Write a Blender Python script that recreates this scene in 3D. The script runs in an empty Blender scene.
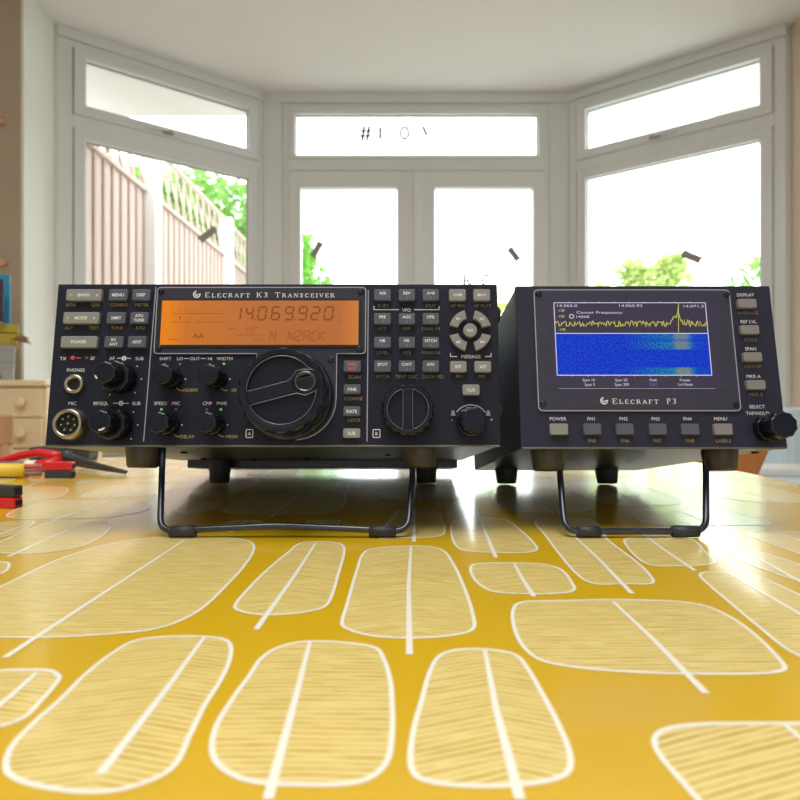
import bpy, bmesh, math, random
from mathutils import Vector, Matrix
R = math.radians
scene = bpy.context.scene
col = scene.collection

# ------------------------------------------------------------------ camera, sky, lights, exposure
TABLE_Z = 0.75
EYE = 0.081
CAM = Vector((0, 0, TABLE_Z + EYE))
F = 601.0
cd = bpy.data.cameras.new('camera'); cam = bpy.data.objects.new('camera', cd); col.objects.link(cam)
cam.location = CAM; cam.rotation_euler = (R(90), 0, 0)
cd.sensor_width = 36; cd.lens = 36 * F / 800; cd.clip_start = 0.01; cd.clip_end = 200
cd.dof.use_dof = True; cd.dof.focus_distance = 0.36; cd.dof.aperture_fstop = 14
scene.camera = cam
w = bpy.data.worlds.new('overcast_sky'); scene.world = w; w.use_nodes = True
bg = w.node_tree.nodes['Background']; bg.inputs[0].default_value = (0.93, 0.97, 1.0, 1); bg.inputs[1].default_value = 4.3
def area(name, loc, rot, sx, sy, e, c=(1, 1, 1)):
    l = bpy.data.lights.new(name, 'AREA'); l.shape = 'RECTANGLE'; l.size = sx; l.size_y = sy; l.energy = e; l.color = c
    o = bpy.data.objects.new(name, l); col.objects.link(o); o.location = loc; o.rotation_euler = rot
    return o
# added fill lights without a real source: one behind the camera, one overhead
area('rear_fill_light', (0.3, -2.9, 1.5), (R(90), 0, 0), 3.0, 1.6, 14, (0.97, 0.98, 1.0))
area('overhead_fill_light', (-0.2, -0.12, 2.55), (0, 0, 0), 1.1, 1.1, 36, (1.0, 0.97, 0.93))
scene.view_settings.view_transform = 'Standard'; scene.view_settings.look = 'None'
scene.view_settings.gamma = 1; scene.view_settings.exposure = 0.12
scene.view_settings.use_curve_mapping = False
scene.cycles.use_denoising = True
scene.cycles.max_bounces = 10

# ------------------------------------------------------------------ materials
def mat(name, c, rough=0.5, metal=0.0, emit=None, es=1.0, coat=0.0, spec=0.5, noise=0.0, nscale=30, bump=0.0, bscale=200):
    m = bpy.data.materials.new(name); m.use_nodes = True
    nt = m.node_tree; b = nt.nodes['Principled BSDF']
    b.inputs['Base Color'].default_value = (*c, 1); b.inputs['Roughness'].default_value = rough
    b.inputs['Metallic'].default_value = metal; b.inputs['Specular IOR Level'].default_value = spec
    b.inputs['Coat Weight'].default_value = coat; b.inputs['Coat Roughness'].default_value = 0.1
    if emit:
        b.inputs['Emission Color'].default_value = (*emit, 1); b.inputs['Emission Strength'].default_value = es
    if noise or bump:
        tc = nt.nodes.new('ShaderNodeTexCoord')
        if noise:
            n = nt.nodes.new('ShaderNodeTexNoise'); n.inputs['Scale'].default_value = nscale; n.inputs['Detail'].default_value = 4
            nt.links.new(tc.outputs['Object'], n.inputs['Vector'])
            mx = nt.nodes.new('ShaderNodeMix'); mx.data_type = 'RGBA'
            mx.inputs['A'].default_value = (*[x * (1 - noise) for x in c], 1)
            mx.inputs['B'].default_value = (*[min(1, x * (1 + noise)) for x in c], 1)
            nt.links.new(n.outputs['Fac'], mx.inputs['Factor']); nt.links.new(mx.outputs['Result'], b.inputs['Base Color'])
        if bump:
            n = nt.nodes.new('ShaderNodeTexNoise'); n.inputs['Scale'].default_value = bscale; n.inputs['Detail'].default_value = 3
            nt.links.new(tc.outputs['Object'], n.inputs['Vector'])
            bp = nt.nodes.new('ShaderNodeBump'); bp.inputs['Strength'].default_value = bump; bp.inputs['Distance'].default_value = 0.001
            nt.links.new(n.outputs['Fac'], bp.inputs['Height']); nt.links.new(bp.outputs['Normal'], b.inputs['Normal'])
    return m
M = {}
M['k3panel'] = mat('black_blue_panel_paint', (0.0065, 0.009, 0.024), 0.6, spec=0.28, noise=0.1, bump=0.08, bscale=900)
M['p3panel'] = mat('flare_lifted_panel_paint', (0.017, 0.018, 0.040), 0.6, spec=0.3, noise=0.1, bump=0.08, bscale=900)  # lens flare haze is lifted into this panel's base colour
M['case'] = mat('satin_black_case', (0.005, 0.010, 0.024), 0.5, spec=0.22, noise=0.1, bump=0.15, bscale=1500)
M['under'] = mat('painted_steel_underside', (0.055, 0.056, 0.066), 0.36, metal=0.4)
M['bezel'] = mat('dark_grey_bezel', (0.026, 0.028, 0.048), 0.55, spec=0.3, noise=0.08)
M['p3bezel'] = mat('slate_bezel', (0.036, 0.036, 0.064), 0.5, spec=0.3, noise=0.08)
M['line'] = mat('pale_printed_line', (0.33, 0.34, 0.42), 0.5)
M['white'] = mat('white_print', (0.74, 0.74, 0.77), 0.6)
M['amber'] = mat('amber_print', (0.42, 0.32, 0.10), 0.6)
M['rust'] = mat('rust_print', (0.27, 0.19, 0.13), 0.6)
M['redp'] = mat('red_print', (0.75, 0.10, 0.06), 0.6)
M['btn'] = mat('slate_button', (0.085, 0.095, 0.13), 0.5, spec=0.3, noise=0.06)
M['btnl'] = mat('pale_grey_button', (0.235, 0.24, 0.235), 0.5, spec=0.3, noise=0.06)
M['p3btn'] = mat('warm_grey_button', (0.21, 0.205, 0.21), 0.5, spec=0.3, noise=0.06)
M['knob'] = mat('black_knob', (0.004, 0.006, 0.013), 0.22, spec=0.45)
M['knobf'] = mat('black_knob_face', (0.005, 0.008, 0.020), 0.45, spec=0.22)
M['rim'] = mat('knob_edge_glint', (0.16, 0.17, 0.21), 0.25, metal=0.6)  # paler than the black knob, stands for glints on its edges
M['dimple'] = mat('polished_dimple', (0.012, 0.012, 0.012), 0.12, metal=0.0, spec=0.8)
M['lip'] = mat('edge_highlight_metal', (0.13, 0.125, 0.13), 0.4, metal=0.4)  # paler colour paints the highlight along the panels' bottom edge
M['rubber'] = mat('black_rubber', (0.02, 0.022, 0.03), 0.55)
M['footgrey'] = mat('grey_plastic_foot', (0.034, 0.032, 0.03), 0.4)
M['bail'] = mat('black_bail_wire', (0.012, 0.018, 0.035), 0.25, spec=0.6)
M['steel'] = mat('nickel_steel', (0.36, 0.34, 0.29), 0.34, metal=1.0)
M['hole'] = mat('dark_hole', (0.004, 0.004, 0.005), 0.7)
M['ledg'] = mat('green_led', (0.1, 0.5, 0.1), 0.4, emit=(0.25, 0.9, 0.15), es=0.35)
M['ledc'] = mat('dim_led', (0.12, 0.22, 0.26), 0.4)
M['ledr'] = mat('red_led', (0.45, 0.04, 0.05), 0.4, emit=(0.7, 0.05, 0.05), es=0.25)
M['leda'] = mat('amber_led', (0.22, 0.16, 0.10), 0.4)
M['upvc'] = mat('white_upvc', (0.74, 0.765, 0.765), 0.32, noise=0.02, nscale=3)
M['gasket'] = mat('grey_gasket', (0.22, 0.23, 0.22), 0.6)
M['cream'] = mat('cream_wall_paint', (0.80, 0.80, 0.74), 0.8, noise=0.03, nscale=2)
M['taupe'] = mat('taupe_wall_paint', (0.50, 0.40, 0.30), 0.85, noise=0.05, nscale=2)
M['pinkwall'] = mat('pinkish_beige_wall_paint', (0.70, 0.58, 0.46), 0.85, noise=0.03, nscale=2)
M['ceil'] = mat('white_ceiling_paint', (0.88, 0.88, 0.87), 0.9, noise=0.01, nscale=2)
M['handle'] = mat('brushed_handle', (0.40, 0.40, 0.38), 0.35, metal=0.8)
M['ink'] = mat('grey_letter_vinyl', (0.10, 0.13, 0.14), 0.6)
M['peg'] = mat('grey_brown_paper', (0.34, 0.30, 0.25), 0.8)

def wood(name, c1, c2, scale=(1, 1, 12), rough=0.45):
    m = mat(name, c1, rough); nt = m.node_tree; b = nt.nodes['Principled BSDF']
    tc = nt.nodes.new('ShaderNodeTexCoord'); mp = nt.nodes.new('ShaderNodeMapping'); mp.inputs['Scale'].default_value = scale
    n = nt.nodes.new('ShaderNodeTexNoise'); n.inputs['Scale'].default_value = 3; n.inputs['Detail'].default_value = 6; n.inputs['Distortion'].default_value = 0.6
    r = nt.nodes.new('ShaderNodeValToRGB'); r.color_ramp.elements[0].position = 0.3; r.color_ramp.elements[1].position = 0.7
    r.color_ramp.elements[0].color = (*c1, 1); r.color_ramp.elements[1].color = (*c2, 1)
    nt.links.new(tc.outputs['Object'], mp.inputs['Vector']); nt.links.new(mp.outputs['Vector'], n.inputs['Vector'])
    nt.links.new(n.outputs['Fac'], r.inputs['Fac']); nt.links.new(r.outputs['Color'], b.inputs['Base Color'])
    return m
M['pine'] = wood('pale_pine', (0.95, 0.79, 0.52), (0.88, 0.68, 0.42), (1, 1, 10))
M['orangewood'] = wood('orange_brown_wood', (0.50, 0.20, 0.05), (0.36, 0.13, 0.03), (8, 1, 1), 0.35)
M['chairwood'] = wood('beech_wood', (0.60, 0.36, 0.20), (0.50, 0.27, 0.13), (8, 8, 1))
M['floor'] = wood('oak_floorboards', (0.50, 0.36, 0.22), (0.40, 0.27, 0.16), (6, 0.7, 1), 0.4)
M['fence'] = wood('haze_paled_fence_boards', (0.60, 0.47, 0.41), (0.48, 0.37, 0.33), (20, 20, 1.5), 0.9)  # boards paled in colour for the overexposed, hazy look outdoors
M['fencegap'] = mat('fence_batten_shadow', (0.42, 0.31, 0.27), 0.9)
M['concrete'] = mat('pale_concrete', (0.78, 0.77, 0.74), 0.9, noise=0.08, nscale=8)
M['patio'] = mat('patio_paving', (0.55, 0.54, 0.50), 0.9, noise=0.15, nscale=5)
def leafmat(name, c):
    m = mat(name, c, 0.6, noise=0.35, nscale=6); nt = m.node_tree
    b = nt.nodes['Principled BSDF']; out = nt.nodes['Material Output']
    tr = nt.nodes.new('ShaderNodeBsdfTranslucent'); tr.inputs[0].default_value = (c[0] * 1.3, min(1, c[1] * 1.3), c[2], 1)
    mx = nt.nodes.new('ShaderNodeMixShader'); mx.inputs[0].default_value = 0.4
    nt.links.new(b.outputs[0], mx.inputs[1]); nt.links.new(tr.outputs[0], mx.inputs[2]); nt.links.new(mx.outputs[0], out.inputs[0])
    return m
M['leaf_a'] = leafmat('mid_green_leaves', (0.22, 0.42, 0.10))
M['leaf_b'] = leafmat('bright_green_leaves', (0.22, 0.50, 0.08))
M['leaf_c'] = leafmat('lime_green_leaves', (0.50, 0.60, 0.26))
M['bark'] = mat('brown_bark', (0.2, 0.15, 0.1), 0.9)
def glassmat():
    m = bpy.data.materials.new('window_glass'); m.use_nodes = True; nt = m.node_tree; nt.nodes.clear()
    out = nt.nodes.new('ShaderNodeOutputMaterial'); t = nt.nodes.new('ShaderNodeBsdfTransparent'); g = nt.nodes.new('ShaderNodeBsdfGlossy')
    g.inputs['Roughness'].default_value = 0.02; t.inputs[0].default_value = (0.97, 0.985, 0.975, 1)
    mx = nt.nodes.new('ShaderNodeMixShader'); mx.inputs[0].default_value = 0.05
    nt.links.new(t.outputs[0], mx.inputs[1]); nt.links.new(g.outputs[0], mx.inputs[2]); nt.links.new(mx.outputs[0], out.inputs[0])
    return m
M['glass'] = glassmat()

# ------------------------------------------------------------------ helpers
def tag(o, label=None, cat=None, group=None, kind=None):
    if label: o['label'] = label
    if cat: o['category'] = cat
    if group: o['group'] = group
    if kind: o['kind'] = kind
    return o
def empty(name, loc, rot=(0, 0, 0)):
    o = bpy.data.objects.new(name, None); col.objects.link(o); o.location = loc; o.rotation_euler = rot
    o.empty_display_size = 0.02
    return o
_txt = {}
def glyphs(s, bold=False, spacing=1.0):
    k = (s, bold, spacing)
    if k not in _txt:
        c = bpy.data.curves.new('lettering', 'FONT'); c.body = s; c.size = 1; c.align_x = 'CENTER'; c.align_y = 'BOTTOM_BASELINE'
        c.resolution_u = 3; c.space_character = spacing
        if bold: c.offset = 0.018
        o = bpy.data.objects.new('lettering', c)
        me = o.to_mesh()
        vs = [v.co.copy() for v in me.vertices]; fs = [list(p.vertices) for p in me.polygons]
        o.to_mesh_clear(); bpy.data.objects.remove(o); bpy.data.curves.remove(c)
        _txt[k] = (vs, fs)
    return _txt[k]
class MB:
    """collects shapes and links them as ONE mesh; S scales (0.001 when the numbers are millimetres)"""
    def __init__(s, S=1.0, T=None): s.bm = bmesh.new(); s.S = S; s.T = T; s.mats = []
    def mi(s, m):
        m = M[m] if isinstance(m, str) else m
        if m not in s.mats: s.mats.append(m)
        return s.mats.index(m)
    def merge(s, b, m, smooth=False, mtx=None):
        i = s.mi(m)
        if mtx: bmesh.ops.transform(b, matrix=mtx, verts=b.verts)
        mp = {}
        for v in b.verts: mp[v] = s.bm.verts.new(v.co)
        for f in b.faces:
            try: g = s.bm.faces.new([mp[v] for v in f.verts])
            except ValueError: continue
            g.material_index = i; g.smooth = smooth
        b.free()
    def box(s, x0, x1, y0, y1, z0, z1, m, bev=0, seg=2, mtx=None):
        b = bmesh.new(); bmesh.ops.create_cube(b, size=1)
        bmesh.ops.transform(b, matrix=Matrix.Translation(((x0 + x1) / 2, (y0 + y1) / 2, (z0 + z1) / 2)) @ Matrix.Diagonal((x1 - x0, y1 - y0, z1 - z0, 1)), verts=b.verts)
        if bev: bmesh.ops.bevel(b, geom=b.edges[:], offset=bev, segments=seg, affect='EDGES', profile=0.5)
        s.merge(b, m, False, mtx)
    def lathe(s, x, z, prof, m, n=48, mod=None, cap=True, mtx=None, smooth=True):
        """profile [(r, y)] turned about the y axis at (x, z)"""
        b = bmesh.new(); rings = []
        for r, y in prof:
            ring = []
            for k in range(n):
                a = 2 * math.pi * k / n; rr = r * (mod(a) if mod else 1)
                ring.append(b.verts.new((x + rr * math.cos(a), y, z + rr * math.sin(a))))
            rings.append(ring)
        for p, q in zip(rings, rings[1:]):
            for k in range(n): b.faces.new((p[k], p[(k + 1) % n], q[(k + 1) % n], q[k]))
        if cap:
            b.faces.new(rings[0]); b.faces.new(rings[-1][::-1])
        bmesh.ops.recalc_face_normals(b, faces=b.faces)
        i = s.mi(m)
        if mtx: bmesh.ops.transform(b, matrix=mtx, verts=b.verts)
        mp = {v: s.bm.verts.new(v.co) for v in b.verts}
        for f in b.faces:
            g = s.bm.faces.new([mp[v] for v in f.verts]); g.material_index = i; g.smooth = smooth and len(f.verts) == 4
        b.free()
    def prism(s, pts, y0, y1, m, bev=0):
        """outline in (x, z) extruded from y0 to y1"""
        b = bmesh.new()
        vs = [b.verts.new((p[0], y0, p[1])) for p in pts]; f = b.faces.new(vs)
        r = bmesh.ops.extrude_face_region(b, geom=[f]); nv = [g for g in r['geom'] if isinstance(g, bmesh.types.BMVert)]
        bmesh.ops.translate(b, vec=(0, y1 - y0, 0), verts=nv)
        bmesh.ops.recalc_face_normals(b, faces=b.faces)
        if bev:
            ed = [e for e in b.edges if all(abs(v.co.y - y0) < 1e-6 for v in e.verts)]
            bmesh.ops.bevel(b, geom=ed, offset=bev, segments=2, affect='EDGES', profile=0.5)
        s.merge(b, m)
    def tube(s, pts, r, m, n=12, closed=False, radii=None):
        P = [Vector(p) for p in pts]; b = bmesh.new(); rings = []; N = len(P)
        up = None
        for i, p in enumerate(P):
            t = (P[(i + 1) % N] - P[i - 1]) if closed else (P[min(i + 1, N - 1)] - P[max(i - 1, 0)])
            t.normalize()
            if up is None:
                up = Vector((0, 0, 1)) if abs(t.z) < 0.9 else Vector((1, 0, 0))
            up = (up - up.dot(t) * t).normalized(); sd = t.cross(up)
            rr = radii[i] if radii else r
            rings.append([b.verts.new(p + rr * (math.cos(2 * math.pi * k / n) * up + math.sin(2 * math.pi * k / n) * sd)) for k in range(n)])
        for i in range(N if closed else N - 1):
            p, q = rings[i], rings[(i + 1) % N]
            for k in range(n): b.faces.new((p[k], p[(k + 1) % n], q[(k + 1) % n], q[k]))
        if not closed: b.faces.new(rings[0]); b.faces.new(rings[-1][::-1])
        bmesh.ops.recalc_face_normals(b, faces=b.faces)
        s.merge(b, m, True)
    def face(s, pts, m):
        i = s.mi(m); f = s.bm.faces.new([s.bm.verts.new(p) for p in pts]); f.material_index = i; return f
    def ribbon(s, pts, wd, y, m, closed=False):
        """flat printed line in the (x, z) plane at depth y"""
        P = [Vector(p) for p in pts]; N = len(P); L = []; Q = []
        for i, p in enumerate(P):
            t = (P[(i + 1) % N] - P[i - 1]) if closed else (P[min(i + 1, N - 1)] - P[max(i - 1, 0)])
            t.normalize(); n = Vector((-t.y, t.x)) * wd / 2
            L.append(s.bm.verts.new((p.x + n.x, y, p.y + n.y))); Q.append(s.bm.verts.new((p.x - n.x, y, p.y - n.y)))
        i0 = s.mi(m)
        for i in range(N if closed else N - 1):
            j = (i + 1) % N; f = s.bm.faces.new((L[i], Q[i], Q[j], L[j])); f.material_index = i0
    def text(s, t, x, z, h, y, m, bold=False, width=None, spacing=1.0, shear=0.0):
        """flat print, cap height h, centred on (x, z), facing -y"""
        vs, fs = glyphs(t, bold, spacing)
        if not vs: return
        k = h / 0.73; x0 = min(v.x for v in vs); x1 = max(v.x for v in vs); cx = (x0 + x1) / 2
        kx = width / (x1 - x0) if width else k
        i = s.mi(m)
        nv = [s.bm.verts.new((x + (v.x - cx) * kx + shear * v.y * k, y, z - h / 2 + v.y * k)) for v in vs]
        for f in fs:
            try: g = s.bm.faces.new([nv[j] for j in f]); g.material_index = i
            except ValueError: pass
    def build(s, name, parent=None, label=None):
        me = bpy.data.meshes.new(name)
        M_ = Matrix.Scale(s.S, 4)
        if s.T: M_ = M_ @ s.T
        bmesh.ops.transform(s.bm, matrix=M_, verts=s.bm.verts)
        s.bm.to_mesh(me); s.bm.free()
        for m in s.mats: me.materials.append(m)
        o = bpy.data.objects.new(name, me); col.objects.link(o); o.parent = parent
        if label: o['label'] = label
        return o
def rrect(x0, x1, z0, z1, r, n=5):
    o = []
    for cx, cz, a in ((x1 - r, z1 - r, 0), (x0 + r, z1 - r, 90), (x0 + r, z0 + r, 180), (x1 - r, z0 + r, 270)):
        for k in range(n + 1):
            t = R(a + 90 * k / n); o.append((cx + r * math.cos(t), cz + r * math.sin(t)))
    return o
def ray(px, py): return Vector(((px - 400) / F, 1, (400 - py) / F))
def at_depth(px, py, d): return CAM + ray(px, py) * d
def on_table(px, py):
    d = F * EYE / (py - 400); return Vector(((px - 400) / F * d, d))

# ------------------------------------------------------------------ the room
ROOM_X0, ROOM_X1, ROOM_Y0, END_Y, CEIL = -2.6, 2.7, -3.2, 2.60, 2.60
RL, RR = -1.64, 1.845            # the reveals of the bay
A_, B_ = Vector((-1.612, 2.83)), Vector((-0.79, 3.45))
C_, D_ = Vector((0.975, 3.46)), Vector((1.82, 2.827))
CY = 3.46
b = MB(); b.box(ROOM_X0, ROOM_X1, ROOM_Y0, 3.75, -0.05, 0, 'floor'); tag(b.build('floor'), 'pale oak floorboards', kind='structure')
b = MB(); b.box(ROOM_X0, ROOM_X1, ROOM_Y0, 3.75, CEIL, CEIL + 0.05, 'ceil'); tag(b.build('ceiling'), 'white painted ceiling', kind='structure')
b = MB(); b.box(ROOM_X0 - 0.1, ROOM_X0, ROOM_Y0, END_Y, 0, CEIL, 'cream'); tag(b.build('wall_left'), 'cream side wall', kind='structure')
b = MB(); b.box(ROOM_X1, ROOM_X1 + 0.1, ROOM_Y0, END_Y, 0, CEIL, 'cream'); tag(b.build('wall_right'), 'cream side wall', kind='structure')
b = MB()
b.box(ROOM_X0, ROOM_X1, ROOM_Y0 - 0.1, ROOM_Y0, 0, CEIL, 'cream')
tag(b.build('wall_rear'), 'cream wall behind the photographer', kind='structure')
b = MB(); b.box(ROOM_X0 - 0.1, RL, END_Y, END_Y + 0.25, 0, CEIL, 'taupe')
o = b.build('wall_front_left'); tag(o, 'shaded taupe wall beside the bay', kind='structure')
b = MB(); b.box(RL, RL + 0.012, END_Y, END_Y + 0.24, 0, CEIL, 'cream'); tag(b.build('trim_1'), 'cream painted reveal left of the bay', kind='structure')
b = MB(); b.box(RR, ROOM_X1 + 0.1, END_Y, END_Y + 0.25, 0, CEIL, 'pinkwall'); tag(b.build('wall_front_right'), 'pinkish beige wall beside the bay', kind='structure')

def plane_mtx(P, Q):
    d = (Q - P).normalized()
    return Matrix(((d.x, -d.y, 0, P.x), (d.y, d.x, 0, P.y), (0, 0, 1, 0), (0, 0, 0, 1)))
def frame(mb, s0, s1, z0, z1, wl, wr, wb, wt, y0, y1, m='upvc', bev=0.006):
    mb.box(s0, s0 + wl, y0, y1, z0, z1, m, bev); mb.box(s1 - wr, s1, y0, y1, z0, z1, m, bev)
    mb.box(s0 + wl - 0.004, s1 - wr + 0.004, y0, y1, z0, z0 + wb, m, bev); mb.box(s0 + wl - 0.004, s1 - wr + 0.004, y0, y1, z1 - wt, z1, m, bev)
def place(o, mtx): o.matrix_world = mtx; return o
SILL = 0.62
def bay_window(name, P, Q, g0, g1, label, handle_s, hdir):
    L = (Q - P).length; mtx = plane_mtx(P, Q)
    root = empty(name, (0, 0, 0)); root.matrix_world = mtx; tag(root, label, kind='structure')
    b = MB(); frame(b, 0, L, SILL, 2.55, g0 - 0.055, L - g1 - 0.055, 0.07, 0.035, 0, 0.07)
    b.box(g0 - 0.06, g1 + 0.06, 0, 0.07, 2.135, 2.20, 'upvc', 0.006); b.build('window_frame', root)
    b = MB(); frame(b, g0 - 0.052, g1 + 0.052, 2.197, 2.513, 0.052, 0.052, 0.052, 0.039, -0.012, 0.05); b.build('opening_sash', root)
    b = MB(); frame(b, g0 - 0.052, g1 + 0.052, SILL + 0.07, 2.138, 0.052, 0.052, 0.06, 0.053, -0.006, 0.05); b.build('fixed_sash', root)
    for z0, z1 in ((2.249, 2.474), (SILL + 0.13, 2.085)):
        b = MB(); b.box(g0 - 0.004, g1 + 0.004, 0.028, 0.032, z0 - 0.004, z1 + 0.004, 'glass'); b.build('pane', root)
        b = MB(); frame(b, g0 - 0.001, g1 + 0.001, z0 - 0.001, z1 + 0.001, 0.005, 0.005, 0.005, 0.005, 0.02, 0.027, 'gasket', 0); b.build('gasket', root)
    b = MB(); s = handle_s
    b.box(s - 0.028, s + 0.028, -0.022, -0.011, 2.207, 2.229, 'handle', 0.004); b.box(s - 0.01, s + 0.01, -0.045, -0.02, 2.208, 2.228, 'handle', 0.004)
    b.box(min(s, s + hdir * 0.12), max(s, s + hdir * 0.12), -0.05, -0.036, 2.212, 2.226, 'upvc', 0.004); b.build('window_handle', root)
    b = MB(); b.box(0, L, -0.14, 0.0, SILL - 0.03, SILL, 'upvc', 0.005); b.build('window_sill', root)
    return root
bay_window('window_1', A_, B_, 0.120, 0.949, 'angled white bay window on the left with a handle on its top light', 0.50, -1)
bay_window('window_2', C_, D_, 0.097, 0.947, 'angled white bay window on the right with a handle on its top light', 0.47, 1)
def zc(y): return CAM.z + (400 - y) / F * CY
def xc(x): return (x - 400) / F * CY
root = empty('door_1', (0, CY, 0)); tag(root, 'white glazed double doors under a wide top light', kind='structure')
X0, X1 = xc(283), xc(549)
b = MB(); frame(b, X0, X1, 0, zc(103), xc(289) - X0, X1 - xc(546), 0.05, zc(103) - zc(107), 0, 0.07)
b.box(xc(288), xc(547), 0, 0.07, zc(171), zc(159), 'upvc', 0.006); b.build('door_frame', root)
b = MB(); frame(b, xc(288.6), xc(546.4), zc(159.5), zc(106.5), xc(295) - xc(288.6), xc(546.4) - xc(538), zc(155) - zc(159.5), zc(106.5) - zc(114), -0.006, 0.05); b.build('top_light_sash', root)
b = MB(); b.box(xc(294.5), xc(538.5), 0.028, 0.032, zc(155.5), zc(113.5), 'glass'); b.build('pane', root)
b = MB(); frame(b, xc(295), xc(538), zc(155), zc(114), 0.005, 0.005, 0.005, 0.005, 0.02, 0.027, 'gasket', 0); b.build('gasket', root)
for (a, g0, g1, e) in ((288.6, 301, 397, 417.3), (417.7, 435, 533, 546.4)):
    b = MB(); frame(b, xc(a), xc(e), 0.05, zc(171.5), xc(g0) - xc(a), xc(e) - xc(g1), 0.25, zc(171.5) - zc(188), -0.01, 0.05)
    b.box(xc(g0) - 0.01, xc(g1) + 0.01, 0.0, 0.045, 0.75 - 0.05, 0.75 + 0.03, 'upvc', 0.006)
    b.build('door_sash', root)
    b = MB(); b.box(xc(g0) - 0.004, xc(g1) + 0.004, 0.028, 0.032, 0.298, zc(188) + 0.004, 'glass'); b.build('pane', root)
b = MB(); b.box(xc(413), xc(422), -0.028, -0.011, 0.06, zc(173), 'upvc', 0.006); b.build('meeting_strip', root)
# corner posts, walls under the side bays and the header above the bay
def post(name, px0, px1, q0, q1, lab):
    b = MB(); pts = [px0, px1, q1, q0]
    bb = bmesh.new(); lo = [bb.verts.new((p[0], p[1], 0)) for p in pts]; f = bb.faces.new(lo)
    r = bmesh.ops.extrude_face_region(bb, geom=[f]); bmesh.ops.translate(bb, vec=(0, 0, 2.55), verts=[g for g in r['geom'] if isinstance(g, bmesh.types.BMVert)])
    bmesh.ops.recalc_face_normals(bb, faces=bb.faces)
    bmesh.ops.bevel(bb, geom=[e for e in bb.edges if abs(e.verts[0].co.z - e.verts[1].co.z) > 1], offset=0.006, segments=2, affect='EDGES')
    b.merge(bb, 'upvc'); tag(b.build(name), lab, kind='structure')
post('trim_2', (B_.x, B_.y), (X0, CY), (B_.x - 0.04, B_.y + 0.06), (X0, CY + 0.09), 'white corner post left of the doors')
post('trim_3', (X1, CY), (C_.x, C_.y), (X1, CY + 0.09), (C_.x + 0.04, C_.y + 0.06), 'white corner post right of the doors')
for nm, P, Q in (('wall_bay_left', A_, B_), ('wall_bay_right', C_, D_)):
    b = MB(); b.box(0, (Q - P).length, 0.0, 0.1, 0, SILL - 0.03, 'cream'); o = b.build(nm); o.matrix_world = plane_mtx(P, Q); tag(o, 'cream wall below the window', kind='structure')
for nm, P, Q in (('trim_4', A_, B_), ('trim_5', Vector((B_.x, CY)), Vector((C_.x, CY))), ('trim_6', C_, D_)):
    b = MB(); b.box(0, (Q - P).length, -0.01, 0.08, 2.55 if nm != 'trim_5' else zc(103), CEIL, 'upvc', 0.004); o = b.build(nm); o.matrix_world = plane_mtx(P, Q); tag(o, 'white head trim over the bay', kind='structure')
b = MB(); b.box(RL - 0.06, -1.612, 2.83, 2.92, 0, CEIL, 'cream'); tag(b.build('wall_bay_end_left'), kind='structure')
b = MB(); b.box(1.81, 1.90, 2.84, 2.93, 0, CEIL, 'cream'); tag(b.build('wall_bay_end_right'), kind='structure')
b = MB(); b.box(ROOM_X0, RL, END_Y - 0.015, END_Y, 0, 0.12, 'upvc', 0.004); tag(b.build('baseboard_left'), kind='structure')
b = MB(); b.box(RR, ROOM_X1, END_Y - 0.015, END_Y, 0, 0.12, 'upvc', 0.004); tag(b.build('baseboard_right'), kind='structure')

# stickers on the glass
def glass_text(name, strokes, px, py, h, label):
    """strokes: [(points in cap-height units, width)] cut from thin vinyl"""
    b = MB()
    for pts, wd in strokes: b.ribbon([(p[0] * h, p[1] * h) for p in pts], wd * h, 0, 'ink', pts[0] == pts[-1] and len(pts) > 3)
    me = b.bm; r = bmesh.ops.extrude_face_region(me, geom=me.faces[:])
    bmesh.ops.translate(me, vec=(0, -0.001, 0), verts=[g for g in r['geom'] if isinstance(g, bmesh.types.BMVert)])
    o = b.build(name); o.location = at_depth(px, py, CY + 0.0268); tag(o, label, 'sticker', 'letters on the window glass')
oval = [(0.36 * math.cos(R(a)), 0.5 * math.sin(R(a))) for a in range(0, 360, 15)]; oval.append(oval[0])
glass_text('vinyl_letter', [([(-.22, -.5), (-.08, .5)], .2), ([(.1, -.5), (.24, .5)], .2), ([(-.38, .16), (.4, .16)], .13), ([(-.4, -.16), (.38, -.16)], .13)], 365.5, 133.5, 0.088, 'bold grey hash sign stuck on the top light glass')
glass_text('vinyl_letter', [([(-.1, -.5), (-.1, .5)], .24), ([(-.1, -.47), (.36, -.47)], .04)], 381.5, 133, 0.074, 'grey letter L on the top light glass, between hash sign and O')
glass_text('vinyl_letter', [(oval[:-1] + [oval[0]], .22)], 404.5, 133, 0.066, 'grey letter O on the top light glass')
glass_text('vinyl_letter', [([(-.45, .5), (0, -.5)], .30), ([(0, -.5), (.45, .5)], .05)], 427, 131, 0.058, 'grey letter V on the top light glass, right of the O')
glass_text('vinyl_letter', [([(-.3, -.5), (-.3, .5)], .2), ([(-.3, -.1), (.3, .5)], .06), ([(-.1, .1), (.35, -.5)], .2)], 468, 281, 0.072, 'grey letter K on the right door glass')
glass_text('vinyl_letter', [([(.4 * math.cos(R(a)), .5 * math.sin(R(a))) for a in range(50, 311, 20)], .2)], 487, 281, 0.066, 'grey letter C on the right door glass')
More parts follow.
